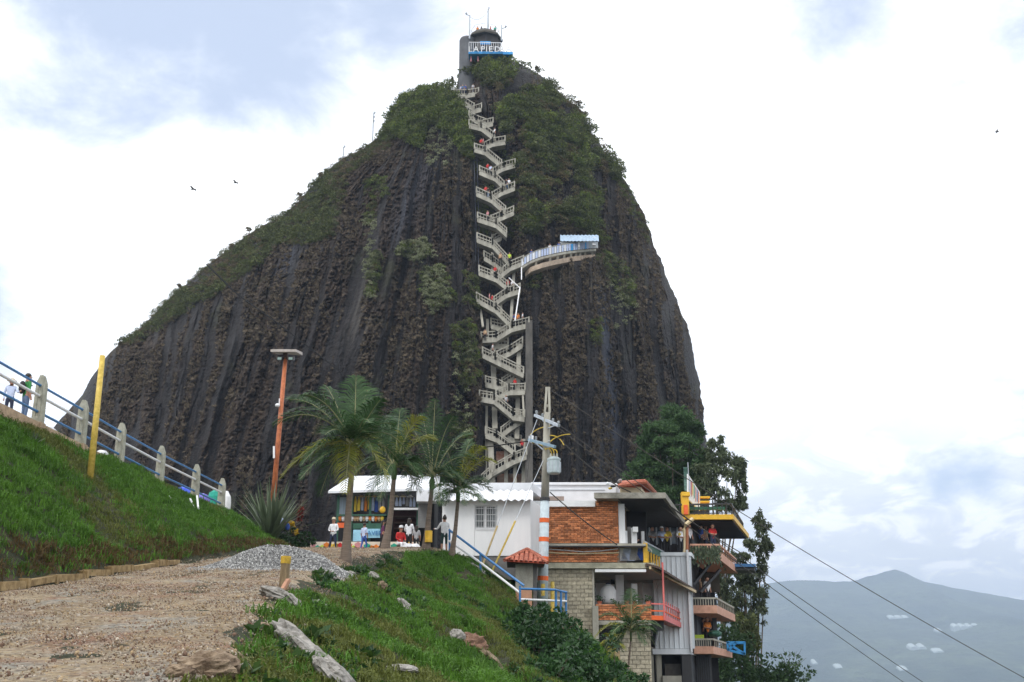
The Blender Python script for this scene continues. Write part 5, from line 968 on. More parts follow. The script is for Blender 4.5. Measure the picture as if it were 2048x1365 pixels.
# ------------------------------------------------------------------ path railing on the left bank
FP = [(75, 36.9), (160, 40.3), (237, 44.0), (318, 48.4), (389, 52.6), (441, 56.2)]
fence = thing('path_railing', (float(fence_x(45)), 45, 8.4), 'concrete post railing with blue and white tubes along the sloping left bank', 'railing')
def fpos(px, Y): return Vector((X(px, 700 + 0 * Y, Y) * 0 + float(fence_x(Y)), Y, 8.42))
posts = [Vector((float(fence_x(Y)), Y, 8.42)) for _, Y in FP]
posts = [Vector((X(px, 682.5 - F * math.tan(math.atan(8.42 / Y) - PITCH), Y), Y, 8.42)) for px, Y in FP]
prev = posts[0] + (posts[0] - posts[1]).normalized() * 3.6; posts = [prev + (prev - posts[0]), prev] + posts
PH = 1.58
for p in posts:
    mb = MB(); w = .155; d = .11; h1 = PH - .28
    mb.hexa([p + Vector(q) for q in ((-w*1.15,-d,-.1),(w*1.15,-d,-.1),(w*1.15,d,-.1),(-w*1.15,d,-.1),(-w,-d,h1),(w,-d,h1),(w,d,h1),(-w,d,h1))]); mb.hexa([p + Vector(q) for q in ((-w,-d,h1),(w,-d,h1),(w,d,h1),(-w,d,h1),(-w*.35,-d,PH),(w*.35,-d,PH),(w*.35,d,PH),(-w*.35,d,PH))])
    for s in (-1, 1): mb.bar(p + Vector((s * .07, -d - .012, .2)), p + Vector((s * .06, -d - .012, h1 - .1)), .03, .02)
    obj('post', mb, mat('mossy pale post concrete', (.33, .33, .27), .9, .25, 5, .4, 30), fence)
    mb = MB(); mb.box((p.x - .2, p.y - .2, p.z - .75), (p.x + .2, p.y + .2, p.z - .02)); obj('post_footing', mb, KERB, fence)
for a, b in zip(posts[:-1], posts[1:]):
    for h, r, m_ in ((PH - .36, .042, BLUE), (PH * .55, .05, WRAIL), (.34, .045, BLUE)):
        mb = MB(); mb.tube([a + Vector((0, -.02, h)), b + Vector((0, -.02, h))], r, 8); obj('rail', mb, m_, fence)
for a, b in zip(posts[:-1], posts[1:]):
    d = (b - a).normalized(); mb = MB(); mb.bar(a + d * .21 - Vector((0, 0, .22)), b - d * .21 - Vector((0, 0, .22)), .3, .36); obj('kerb_section', mb, KERB, fence)
yp = P(180, 962, 36.0); gz = None
def on_ground(px, py, lo=8, hi=75, extra=0):       # where the sight line meets the ground
    Y = lo
    while Y < hi:
        p = P(px, py, Y)
        if p.z <= ground(p.x, Y): return Vector((p.x, Y, ground(p.x, Y) + extra))
        Y += .1
    p = P(px, py, hi); return Vector((p.x, hi, ground(p.x, hi)))
yp = on_ground(180, 958); t_ = P(205, 712, yp.y); mb = MB(); mb.tube([yp - Vector((0, 0, .3)), t_], [.105, .085], 10); t = thing('yellow_pole', yp, 'tall leaning worn yellow wooden pole standing in the grass bank', 'pole'); obj('shaft', mb, YPOLE, t, smooth=True)
for i, (a, b) in enumerate((((337, 992), (349, 1018)), ((380, 998), (391, 1023)), ((394, 992), (397, 1027)))): B = on_ground(*b, lo=25); A = P(*a, B.y + .6); mb = MB(); mb.bar(A, B, .07, .05); obj('white_stake', mb, WRAIL, None, ['leftmost white stake leaning on the kerb below the railing', 'middle white stake leaning on the kerb below the railing', 'rightmost upright white stake below the railing'][i], 'stake', 'white stakes below the railing')
# --- solar lamp pole
Ys = 57.0; sb = P(546, 985, Ys); st_ = P(571, 716, Ys); sl = thing('solar_lamp_post', sb, 'rusty orange lamp post with a flat solar panel on top behind the spiky plant', 'lamp post')
mb = MB(); mb.tube([sb - Vector((0, 0, 1.5)), st_], [.14, .105], 10); obj('post', mb, ORPOLE, sl, smooth=True)
mb = MB(); c = P(566, 700, Ys); mb.hexa([P(541, 704, Ys - .6), P(592, 704, Ys - .6), P(605, 711, Ys + .9), P(552, 708, Ys + .9), P(541, 699, Ys - .6), P(592, 699, Ys - .6), P(605, 705, Ys + .9), P(552, 702, Ys + .9)]); obj('solar_panel', mb, mat('solar panel underside', (.40, .36, .33), .6, .15, 4), sl)
mb = MB(); mb.bar(st_ + Vector((0, 0, -.1)), P(571, 704, Ys), .2); obj('bracket', mb, BROWN, sl)
for s in (-1, 1):
    mb = MB(); c = P(571 + s * 11, 718, Ys - .15); mb.hexa([c + Vector(q) for q in ((-.14,-.1,-.13),(.14,-.1,-.13),(.17,.12,-.05),(-.17,.12,-.05),(-.14,-.12,.08),(.14,-.12,.08),(.17,.1,.14),(-.17,.1,.14))]); fl_ = obj('floodlight', mb, BLACK, sl); mb = MB(); mb.box((c.x - .1, c.y - .125, c.z - .08), (c.x + .1, c.y - .115, c.z + .05)); obj('lens', mb, mat('greenish lens', (.35, .5, .45), .2, .1, 3), fl_)
    mb = MB(); mb.bar(c + Vector((0, .1, 0)), P(571, 719, Ys), .06); obj('arm', mb, BLACK, sl)
mb = MB(); c = P(555, 811, Ys - .2); mb.ball(c, (.13, .13, .1), 8, 6); mb.bar(c, P(560, 808, Ys), .05); mb.bar(c + Vector((.08, 0, 0)), c + Vector((.08, 0, .35)), .05); obj('camera', mb, WRAIL, sl); mb = MB(); mb.bar(P(548, 917, Ys - .15), P(548, 893, Ys - .15), .09); obj('white_tube', mb, WRAIL, sl)
# --- palms
def frond(mb, a, tip, arch, n=34, L=.85, droop=.3, both=1.0, w=.021):
    a, tip = Vector(a), Vector(tip); c = (a + tip) / 2 + Vector((0, 0, arch)); pts = [a * (1 - t) ** 2 + c * 2 * t * (1 - t) + tip * t * t for t in np.linspace(0, 1, 13)]
    mb.tube(pts, [.035 * (1 - .8 * i / 12) for i in range(13)], 4, 1)
    for i in range(n):
        t = .14 + .86 * i / (n - 1); p = a * (1 - t) ** 2 + c * 2 * t * (1 - t) + tip * t * t; T = ((c - a) * (1 - t) + (tip - c) * t).normalized(); side = T.cross(Vector((0, 0, 1)));
        side = Vector((1, 0, 0)) if side.length < .05 else side.normalized(); nrm = side.cross(T).normalized()
        l = L * (math.sin(math.pi * min(1, .12 + .86 * t)) ** .6) * random.uniform(.85, 1.1)
        for s in (-1, 1):
            d = (T * (.55 + .5 * t) + side * s * .95 + nrm * random.uniform(.0, .55)).normalized(); q1 = p + d * l * .5; d2 = (d + Vector((0, 0, -droop * 2.2))).normalized(); q2 = q1 + d2 * l * .5; k = T * w
            mb.add([p - k * .6, p + k * .6, q1 + k, q1 - k, q2], [(0, 1, 2, 3), (3, 2, 4)], 0)
def palm(base_px, Y, crown_px, fronds, label, r=.2, yl=(), group='palm trees in front of the shop', n=34, L=.85, name='palm_tree', lift=0):
    b = P(*base_px, Y); b.z = ground(b.x, Y) + lift; c = P(*crown_px, Y); mid = (b + c) / 2 + Vector((random.uniform(-.06, .06), 0, 0)); r = r * .74; t = thing(name, b, label, 'palm tree', group); mb = MB(); H = (c - b).length
    mb.tube([b - Vector((0, 0, .3)), b + Vector((0, 0, .15)), b.lerp(mid, .5), mid, mid.lerp(c, .5), c], [r * 1.35, r * 1.15, r * .8, r * .65, r * .6, r * .5], 10); obj('trunk', mb, PBARK, t, smooth=True)
    mb = MB(); mb.tube([c - Vector((0, 0, .1)), c + Vector((0, 0, H * .09)), c + Vector((0, 0, H * .18))], [r * .62, r * .75, r * .35], 8); obj('crownshaft', mb, mat('green crownshaft', (.09, .14, .05), .5, .3, 5), t, smooth=True)
    top = c + Vector((0, 0, H * .14))
    sz = max(abs(f_[0] - crown_px[0]) for f_ in fronds); fronds = list(fronds)
    for k_ in range(max(4, len(fronds) // 2)): an = random.uniform(-.5, math.pi + .5); rr_ = sz * random.uniform(.5, .8); fronds.append((crown_px[0] + rr_ * math.cos(an), crown_px[1] - rr_ * .8 * math.sin(an), random.choice((-1, 1)) * random.uniform(.8, 2.0) * sz / 150, random.uniform(.2, .5)))
    for i, (tx, ty, dy, arch) in enumerate(fronds):
        mb = MB(); tip = P(tx, ty, Y + dy); frond(mb, top + Vector((random.uniform(-.05, .05), random.uniform(-.05, .05), random.uniform(-.1, .15))), tip, arch * (tip - top).length, n, L * random.uniform(.9, 1.1)); obj('frond', mb, [L_PALMY if i in yl else L_PALM, mat('frond rib', (.22, .22, .10), .5, .2, 3)], t)
palm((691, 1132), 39, (705, 925), [(548, 850, .5, .45), (562, 955, -.4, .42), (610, 790, -.8, .35), (655, 775, .8, .12), (712, 755, .3, .03), (760, 800, -.6, .10), (690, 985, -1.2, .75), (640, 990, .8, .55), (790, 850, .8, .35), (775, 960, -.3, .5), (580, 800, 1.2, .3), (735, 780, 1.2, .1), (650, 870, -1.9, .35), (745, 900, -1.6, .4)], 'largest leftmost palm with fronds crossing the orange lamp post', .23, (1, 6, 9), n=46, L=.95)
palm((770, 1116), 50, (788, 955), [(842, 835, -.5, .35), (870, 880, .5, .4), (830, 940, -.8, .5), (720, 875, .8, .45), (700, 960, -.3, .5), (735, 850, -.5, .25), (760, 1000, -1, .6), (800, 820, .5, .12), (840, 985, .6, .5), (780, 850, 1.5, .2), (735, 1000, 1, .6)], 'second palm from the left with a bright yellow green frond reaching up right', .25, (0, 1, 3), L=.95, n=42)
palm((852, 1112), 51.5, (864, 975), [(870, 800, -.3, .04), (812, 850, .5, .35), (800, 925, -.5, .5), (905, 835, -.8, .3), (940, 870, .6, .4), (925, 960, -.6, .5), (815, 985, .5, .5), (880, 1010, -1, .7), (845, 830, 1, .1), (950, 920, .4, .45)], 'third palm from the left with yellow tape round its trunk', .24, (), L=.9)
palm((903, 1109), 52.5, (916, 1000), [(990, 925, -.6, .5), (975, 965, .5, .4), (960, 1000, -.5, .5), (870, 930, .4, .4), (860, 985, -.5, .5), (890, 890, -.4, .2), (940, 880, .6, .2), (965, 895, -.8, .35), (930, 1010, -1.2, .7), (890, 1010, -.8, .6), (985, 985, .5, .45)], 'rightmost of the four palms, short and dark before the white house', .2, (0, 7), L=.8)
tp3 = P(857, 1085, 51.3); mb = MB(); mb.tube([tp3, tp3 + Vector((0, 0, .5))], .17, 10); obj('yellow_tape', mb, YEL, None, 'yellow tape wrapped round the lower trunk of the third palm', 'tape'); mb = MB(); mb.ball(P(765, 1020, 49.5), (.13, .1, .15), 8, 6); obj('yellow_balloon', mb, YEL, None, 'small yellow balloon tied beside the second palm trunk', 'balloon')
palm((1252, 1372), 50, (1262, 1278), [(1200, 1235, .3, .45), (1190, 1275, -.3, .45), (1225, 1200, -.3, .2), (1262, 1180, .2, .03), (1300, 1215, .3, .3), (1322, 1255, -.3, .4), (1290, 1290, -.5, .5), (1235, 1290, .5, .5), (1205, 1310, -.2, .6), (1310, 1290, .4, .5)], 'young palm in front of the lower block wall', .09, (1,), 'young palms by the lower block wall', 26, .6)
palm((1226, 1345), 52, (1228, 1300), [(1205, 1290, .2, .5), (1215, 1268, -.3, .3), (1240, 1270, .3, .3), (1250, 1300, -.2, .5), (1222, 1315, -.4, .6)], 'smaller yellowish palm half hidden left of the other young palm', .06, (0, 1, 2, 3, 4), 'young palms by the lower block wall', 20, .45)
# --- spiky strap-leaved plant and flowers
Yk = 54.5; kb = P(540, 1062, Yk); kb.z = ground(kb.x, Yk); tk = thing('spiky_flax_plant', kb, 'large clump of grey green sword leaves at the end of the railing', 'plant')
for i in range(95):
    az = random.uniform(0, 6.283); el = random.uniform(.15, 1.0) ** .7 * 1.35; l = random.uniform(2.2, 3.25); d = Vector((math.cos(az) * math.cos(el), math.sin(az) * math.cos(el), math.sin(el))); d.x *= 1.05
    p0 = kb + Vector((random.gauss(0, .12), random.gauss(0, .12), 0)); s = d.cross(Vector((0, 0, 1))).normalized() * .055; p1 = p0 + d * l * .55; p2 = p1 + (d + Vector((0, 0, -.22 * random.random()))).normalized() * l * .45
    mb = MB(); mb.add([p0 - s, p0 + s, p1 + s * 1.2, p1 - s * 1.2, p2 + s * .1, p2 - s * .1], [(0, 1, 2, 3), (3, 2, 4, 5)]); obj('leaf', mb, L_AGAVE, tk)
def bushy(name, c, r, n, size, m_, label, cat, group=None, parent=None, stem=True, holes=.0):
    t = thing(name, c, label, cat, group); mb = MB(); k = max(3, n // 70); cl = [(Vector((random.gauss(0, .42) * r[0], random.gauss(0, .42) * r[1], abs(random.gauss(.5, .3)) * r[2])), random.uniform(.22, .42)) for _ in range(k)]
    for i in range(n):
        q, rr = random.choice(cl); d = rnd_dir(); leaf(mb, c + q + Vector((d.x * r[0], d.y * r[1], d.z * r[2] * .8)) * rr, size * random.uniform(.6, 1.3), (d + rnd_dir() * .7).normalized())
    f = obj('foliage', mb, m_, t)
    if stem:
        mb = MB()
        for q, rr in cl[:6]: mb.tube([c - Vector((0, 0, .2)), c + q * .5, c + q], [.04, .03, .015], 4)
        obj('stem', mb, BARK, t)
    return t
def gpos(px, Y): x = X(px, 1150, Y); return Vector((x, Y, ground(x, Y)))
bushy('trimmed_hedge', P(588, 1100, 55.5), (.85, .8, .75), 900, .09, L_BUSH, 'rounded dark green hedge at the corner before the flower wall', 'hedge'); bushy('trimmed_hedge', P(556, 1083, 56), (1.0, .8, .7), 900, .09, L_BUSH, 'low dark hedge just left below the spiky plant', 'hedge')
yfl = bushy('yellow_flower_bush', P(588, 1068, 56.5), (.5, .4, .45), 260, .08, leafmat('yellow petals', (.5, .3, .01), (.8, .6, .05)), 'bright yellow flowering bush right of the spiky plant', 'flowers'); bushy('red_leaf_plant', P(600, 1040, 57.5), (.35, .35, .9), 160, .12, leafmat('dark red leaves', (.12, .01, .01), (.3, .05, .03)), 'dark red leaved plant behind the yellow flowers', 'plant')
for i, (x, y, m_) in enumerate([(563, 1043, C_LAV), (575, 1054, C_BLUE), (568, 1049, C_PURP)]): mb = MB(); mb.ball(P(x, y, 55), (.12, .1, .17), 8, 6); obj('balloon', mb, m_, None, ['pale balloon left of the yellow flowers', 'blue balloon beside the yellow flowers', 'purple balloon between the two others by the yellow flowers'][i], 'balloon', 'balloons beside the yellow flowers')
# --- trees on the right
def tree(base, H, blobs, n, size, m_, label, limbs=8, r=.25, group=None, name='tree', stretch=1.0):
    t = thing(name, base, label, 'tree', group); mb = MB(); tops = [b[0] for b in blobs]; mid = base + Vector((0, 0, H * .45)); mb.tube([base - Vector((0, 0, .5)), base + Vector((.1, 0, H * .2)), mid, base + Vector((0, 0, H * .85))], [r, r * .8, r * .55, r * .15], 8)
    for b in tops: a = base + Vector((0, 0, H * random.uniform(.25, .55))); mb.tube([a, a.lerp(b, .5) + Vector((0, 0, .2)), b], [r * .35, r * .2, r * .06], 5)
    obj('trunk', mb, BARK, t, smooth=True); mb = MB(); ws = [q[1][0] * q[1][2] for q in blobs]
    sub = []
    for q, rr in blobs:
        for _ in range(22): d = rnd_dir(); kk = random.uniform(.16, .42); sub.append((q + Vector((d.x * rr[0], d.y * rr[1], d.z * rr[2])) * random.uniform(.4, 1.15), (rr[0] * kk, rr[1] * kk, rr[2] * kk)))
    for i in range(n):
        q, rr = random.choice(sub); d = rnd_dir(); k = random.uniform(.3, 1.25); leaf(mb, q + Vector((d.x * rr[0], d.y * rr[1], d.z * rr[2])) * k, size * random.uniform(.6, 1.3), (d + rnd_dir() + Vector((0, 0, -stretch))).normalized(), 0, .32)
    obj('crown', mb, m_, t); return t
def blob(px, py, Y, w, h): s = Y / F; return (P(px, py, Y), (w * s / 2, w * s / 2, h * s / 2))
Y1 = 95.0; b1 = P(1345, 1060, Y1); b1.z = 5
tree(b1, 13, [blob(*q) for q in [(1350, 838, Y1, 76, 56), (1315, 868, Y1 - 1, 70, 50), (1382, 872, Y1 + 1, 70, 52), (1345, 890, Y1 - 2, 90, 50), (1300, 910, Y1, 70, 50), (1290, 950, Y1 - 1, 78, 46), (1335, 945, Y1, 90, 60), (1390, 925, Y1 - 1, 80, 66), (1305, 985, Y1 - 1, 90, 50), (1370, 975, Y1, 80, 60), (1345, 1010, Y1, 110, 50)]], 38000, .17, L_TREE, 'large dense dark green tree directly right of the rock base', r=.3, name='evergreen_tree', stretch=-.3)
Y2 = 92.0; b2 = P(1440, 1150, Y2); b2.z = -2
tree(b2, 19, [blob(*q) for q in [(1432, 900, Y2, 60, 44), (1420, 940, Y2, 60, 56), (1455, 935, Y2 - 1, 56, 60), (1478, 925, Y2, 26, 44), (1485, 970, Y2, 22, 66), (1430, 985, Y2, 70, 46), (1482, 1005, Y2, 24, 36), (1452, 1010, Y2, 40, 26), (1410, 975, Y2, 40, 50)]], 11000, .18, L_EUC, 'looser grey green tree with sky gaps right of the dense tree', r=.3, name='eucalyptus_tree')
Y3 = 88.0; b3 = P(1500, 1380, Y3); b3.z = -16
tree(b3, 30, [blob(*q) for q in [(1520, 1052, Y3, 34, 44), (1532, 1085, Y3, 26, 60), (1500, 1090, Y3, 34, 30), (1475, 1115, Y3, 50, 30), (1522, 1130, Y3, 30, 50), (1500, 1165, Y3, 40, 34), (1520, 1190, Y3, 34, 50), (1480, 1190, Y3, 50, 44), (1510, 1230, Y3, 44, 40), (1470, 1240, Y3, 50, 40), (1490, 1150, Y3, 40, 30), (1450, 1160, Y3, 40, 60), (1462, 1205, Y3, 40, 50), (1487, 1275, Y3, 50, 30)]], 12000, .17, L_EUC, 'tall airy tree behind the peach terraces with leaves against the sky', r=.28, group=None, name='eucalyptus_tree')
Y4 = 80.0
for i, (x, y, w, h, lab) in enumerate([(1465, 1290, 60, 50, 'green bush right beside the cyan steel frame'), (1490, 1335, 110, 70, 'broad dark bush below the cyan steel frame'), (1555, 1355, 110, 44, 'dark bush sloping away at the bottom right of the buildings'), (1500, 1270, 46, 50, 'upright pale green bush above the broad dark bush'), (1445, 1345, 60, 60, 'dark bush against the charcoal base wall')]):
    s = Y4 / F; bc = P(x, y + h / 2, Y4 + i * .5); bushy('slope_bush', bc, (w * s / 2, 1.2, h * s), 1900, .15, L_TREE if i != 3 else L_ROCK, lab, 'bush', 'bushes below the terraces')
s = Y4 / F; mb = MB()
for k in range(14): a = P(1580, 1345, 82); mb.tube([a, a + Vector((random.uniform(-1.2, 1.2), random.uniform(-.4, .4), random.uniform(.8, 1.9)))], [.02, .008], 3)
obj('bare_twigs', mb, BARK, None, 'bare pinkish twigs sticking up at the far right bush', 'shrub')
for i, (x, y, w, h, Y, n) in enumerate([(1075, 1275, 110, 120, 36, 2600), (1150, 1300, 100, 90, 38, 2200), (1045, 1235, 60, 60, 40, 1100), (1110, 1240, 70, 60, 41, 1300), (1190, 1345, 110, 60, 37, 1900), (1100, 1345, 160, 90, 33, 3000), (1260, 1365, 60, 30, 40, 700)]):
    s = Y / F; bc = P(x, y + h / 2, Y); bushy('broadleaf_bush', bc, (w * s * .55, .8, h * s * .8), n, .085, L_BUSH, ['tall dark glossy bush in the lower right foreground', 'dark bush between the tall bush and the block wall', 'small bush just under the end of the blue rail', 'small bush below the brown landing wall', 'low bush at the bottom edge left of the young palm', 'lowest large dark bush at the bottom edge of the picture', 'little bush at the foot of the young palm'][i], 'bush', 'dark leafy bushes on the lower slope')
# --- pile, kerb logs, stump, stones
g0 = on_ground(530, 1141, 20); gr = MB(); n = 56; rr = 2.2
def heap(r, a): k = .5 + .5 * math.cos(math.pi * min(1, r ** 1.0)); return .60 * k * (1 + .08 * math.sin(a * 2 + 1)) + .04 * (random.random() - .5) * (k > 0)
vs = [g0 + Vector((0, 1.0, .62))]; fs = []
for i in range(1, 19):
    for j in range(n): a = 2 * math.pi * j / n; r = i / 18; q = g0 + Vector((rr * r * math.cos(a) * (1.05 if math.cos(a) < 0 else 1.35), 1.0 + 1.5 * r * math.sin(a), 0)); q.z = ground(q.x, q.y) - .06 + heap(r * (1 + .06 * math.sin(3 * a)), a); vs.append(q)
fs = [(0, 1 + j, 1 + (j + 1) % n) for j in range(n)] + [(1 + (i-1)*n + j, 1 + i*n + j, 1 + i*n + (j+1) % n, 1 + (i-1)*n + (j+1) % n) for i in range(1, 18) for j in range(n)]
gr.add(vs, fs); M_PILE = mat('crushed grey gravel', (.20, .20, .20), .9, .4, 16, .8, 40, col2=(.42, .42, .42)); obj('gravel_pile', gr, M_PILE, None, 'grey gravel heap at the far end of the dirt road', 'gravel pile', smooth=True)
def pebble(m_): mb = MB(); mb.ball((0, 0, 0), (.05, .04, .03), 6, 4, jit=.5); return source('pebble', mb, m_)
pts = []
for _ in range(14000):
    a, r = random.uniform(0, 6.283), math.sqrt(random.random()) * 1.05; q = g0 + Vector((rr * r * math.cos(a) * (1.05 if math.cos(a) < 0 else 1.35), 1.0 + 1.5 * r * math.sin(a), 0)); q.z = ground(q.x, q.y) + .0 + (heap(r, a) if r < 1 else 0); pts.append(q[:])
scatter('pile_gravel', pts, np.random.uniform(.3, .75, len(pts)), [pebble(mat('grey chips', (.20, .20, .20), .9, .3, 20, objrand=.45)), pebble(mat('pale chips', (.38, .38, .37), .9, .3, 20, objrand=.4))], 'loose grey stones covering the gravel heap', 'gravel', tilt=3)
rs = np.random.RandomState(11); n = 70000; yy = 9 + 46 * rs.rand(n) ** 1.3; xx = -10.1 + (edge_r(yy) + 10.9) * rs.rand(n); k = fbm(xx * .8, yy * .6, 3, 51) + .3 * rs.rand(n) > .5; xx, yy = xx[k], yy[k]
pts = np.stack([xx, yy, terr(xx, yy) + .045], -1)
scatter('road_stones', pts, .14 + .24 * rs.rand(len(pts)) ** 2.5 + .45 * (rs.rand(len(pts)) > .985), [pebble(mat('tan stones', (.30, .22, .13), .95, .3, 20, objrand=.4)), pebble(mat('pale stones', (.36, .31, .25), .95, .3, 20, objrand=.35)), pebble(mat('dark stones', (.16, .10, .07), .95, .3, 20, objrand=.4))], 'loose stones strewn over the tan dirt road', 'stones', tilt=3)
lx = [(-30, 1200), (50, 1190), (105, 1180), (150, 1172), (205, 1162), (260, 1152), (300, 1146), (345, 1139), (372, 1135), (400, 1131)]
kg = thing('earth_kerb', on_ground(200, 1166, 12), 'worn ochre concrete kerb along the foot of the grass bank', 'kerb')
for (a, b) in zip(lx[:-1], lx[1:]):
    A, B = on_ground(*a, 12), on_ground(*b, 12); A = Vector((-10.12, A.y, ground(-10.12, A.y))); B = Vector((-10.12, B.y, ground(-10.12, B.y))); d = (B - A).normalized(); mb = MB(); mb.bar(A + d * .1 + Vector((0, 0, random.uniform(0, .08))), B - d * .1 + Vector((0, 0, random.uniform(-.03, .06))), .18, random.uniform(.12, .19)); mb.bar(A - d * .06, A + d * .06, .22, .24); obj('kerb_section', mb, mat('ochre mossy kerb', (.26, .16, .06), .9, .4, 4, .5, 20, col2=(.40, .29, .14)), kg)
sb_ = on_ground(567, 1178, 15); tS = thing('post_stump', sb_, 'short leaning wooden post stump with a yellow painted top at the road edge', 'post'); mb = MB(); s = sb_.y / F
tp2 = P(572, 1114, sb_.y); mb.tube([sb_ - Vector((0, 0, .1)), sb_.lerp(tp2, .5), tp2], [.115, .10, .105], 9); obj('trunk', mb, WOOD, tS); mb = MB(); mb.tube([sb_.lerp(tp2, .78), tp2 + Vector((0, 0, .01))], [.108, .112], 9); obj('painted_top', mb, mat('faded yellow paint', (.5, .32, .03), .7, .35, 12), tS)
mb = MB(); a = P(563, 1183, sb_.y - .4); mb.bar(a, P(577, 1160, sb_.y - .2), .09, .07); obj('wood_offcut', mb, mat('pinkish wood offcut', (.42, .22, .14), .8, .25, 8), None, 'small pinkish wood offcut leaning on the stump', 'wood')
def boulder(px, py, w, h, label, m_=STONE, grp='rocks in the slope', elong=1.0, rot=0, lo=8, name='boulder'):
    p = on_ground(px, py + h * .35, lo, extra=.07); s = p.y / F; h = h * 1.35; w = w * (1.15 if m_ is STONE else 1); rx_, rz_ = w * s / 2, h * s / 2; mb = MB(); mb.ball((0, 0, 0), (1, 1, 1), 20, 14); vs = []
    for v in mb.v:
        k = 1 + .6 * (float(fbm(v[0] * 1.7 + px, v[2] * 1.7 + v[1] * 2.1 + py, 3, 5)) - .5) + .28 * (float(vnoise(v[0] * 5 + py, v[2] * 5 + v[1] * 4 + px, 8)) - .5); x, y, z = v[0] * rx_ * k, v[1] * rx_ * .7 * k * elong, v[2] * rz_ * k; c_, s_ = math.cos(rot), math.sin(rot); vs.append(p + Vector((x * c_ + z * s_, y, -x * s_ + z * c_)))
    mb.v = [tuple(v) for v in vs]; return obj(name, mb, m_, None, label, 'rock', grp)
for a in [(415, 1340, 120, 46, 'largest brown and cream rock at the bottom left of the slope', STONE_B), (455, 1345, 46, 60, 'dark brown lump right beside the largest bottom left rock', mat('dark earth', (.06, .035, .02), .95, .4, 8, .5, 20)), (360, 1352, 60, 22, 'flat stone left of the largest bottom rock', STONE_B), (486, 1352, 28, 20, 'small cream stone between the bottom rocks', STONE),
          (596, 1292, 105, 34, 'upper part of the long pale rock band in the slope', STONE, 'rocks in the slope', 1.6, .75), (632, 1325, 115, 34, 'middle part of the long pale rock band in the slope', STONE, 'rocks in the slope', 1.6, .8), (668, 1356, 105, 32, 'lowest part of the long pale rock band at the bottom edge', STONE, 'rocks in the slope', 1.6, .8),
          (556, 1194, 70, 22, 'pale rock ledge directly under the post stump', STONE, 'rocks in the slope', 1.2, .4), (596, 1218, 62, 14, 'thin pale rock streak below the stump', STONE, 'rocks in the slope', 1.2, .8), (750, 1160, 30, 16, 'pale stone sticking out below the first palm', STONE, 'rocks in the slope', 1, .9), (765, 1180, 24, 14, 'small pinkish stone under the pale stone below the palms', STONE_B, 'rocks in the slope', 1, .9),
          (812, 1218, 46, 14, 'long grey stone in the middle of the green slope', STONE, 'rocks in the slope', 1.2, .9), (840, 1230, 30, 14, 'rounded stone at the lower end of the long grey stone', STONE_B), (945, 1287, 56, 34, 'big reddish brown block half way down the green slope', mat('red brown stone', (.16, .075, .05), .9, .4, 7, .6, 25, col2=(.30, .18, .12))), (915, 1275, 30, 22, 'white stone left of the reddish brown block', STONE),
          (985, 1325, 60, 14, 'thin pale rock strip below the reddish brown block', STONE_B, 'rocks in the slope', 1, .8), (700, 1152, 22, 10, 'small pale stone at the road edge under the first palm', STONE), (655, 1150, 26, 9, 'flat pale stone at the road edge left of the first palm', STONE), (955, 1140, 40, 9, 'pale stone strip near the top of the green slope', STONE, 'rocks in the slope', 1, .6), (800, 1345, 60, 14, 'pale stones at the bottom edge of the green slope', STONE), (1005, 1160, 18, 8, 'small stone under the blue rail', STONE_B), (640, 1216, 30, 12, 'pale stone in the grass right of the thin streak', STONE, 'rocks in the slope', 1, .5), (520, 1260, 36, 12, 'cream stone at the ragged road edge', STONE_B)]: boulder(*a)
# --- grass
def tuft(n, h, spread, w, m_):
    mb = MB()
    for _ in range(n):
        a = random.uniform(0, 6.283); p = Vector((random.gauss(0, spread), random.gauss(0, spread), 0)); l = h * random.uniform(.5, 1.1); d = Vector((math.cos(a), math.sin(a), 0)); s = Vector((-d.y, d.x, 0)) * w; q = p + d * l * .25 + Vector((0, 0, l * .7)); e = p + d * l * random.uniform(.5, 1.0) + Vector((0, 0, l * random.uniform(.55, 1.0)))
        mb.add([p - s, p + s, q + s * .8, q - s * .8, e], [(0, 1, 2, 3), (3, 2, 4)])
    return source('tuft', mb, m_)
tg = [tuft(12, .20, .09, .010, GRASS) for _ in range(3)]; ty = [tuft(12, .18, .09, .010, GRASS_Y) for _ in range(2)]
rs = np.random.RandomState(3)
def grass_zone(xa, xb, ya, yb, dens, cond):
    n = int((xb - xa) * (yb - ya) * dens); x = rs.uniform(xa, xb, n); y = rs.uniform(ya, yb, n); a_, b_ = to_px(x, y, terr(x, y)); k = cond(x, y) & (a_ > -700) & (a_ < 2110) & (b_ < 1500); return x[k], y[k]
def cond_bank(x, y): return (x < -10.25) & (x > fence_x(y) - .02) & (y < 62)
x1, y1 = grass_zone(-19, -10, 18, 62, 62, cond_bank)
def wobble(y): return .5 * (fbm(y * .8, y * 0, 4, 31) - .5)
def cond_slope(x, y): return (x > edge_r(y) + .25 + .9 * (fbm(y * 1.3, x * .8, 3, 31) - .5)) & (fbm(x * 1.1, y * .5, 4, 61) > .30)
x2, y2 = grass_zone(-4.5, 13, 9, 58.5, 75, cond_slope)
x, y = np.concatenate([x1, x2]), np.concatenate([y1, y2]); z = terr(x, y); foot = np.concatenate([(x1 > -10.55 - .5 * fbm(y1 * .7, y1 * 0, 2, 7)), np.zeros(len(x2), bool)])
pt = np.stack([x, y, z - .01], -1); c = fbm(x * .35, y * .28, 4, 71) + .16 * rs.rand(len(x)); yel = (c > .66); sc = .55 + .75 * fbm(x * .9, y * .9, 2, 72) + .3 * rs.rand(len(x)); dark = foot
tb = [tuft(12, .2, .09, .010, leafmat('brown dead grass', (.035, .025, .008), (.13, .085, .03), .8)) for _ in range(2)]
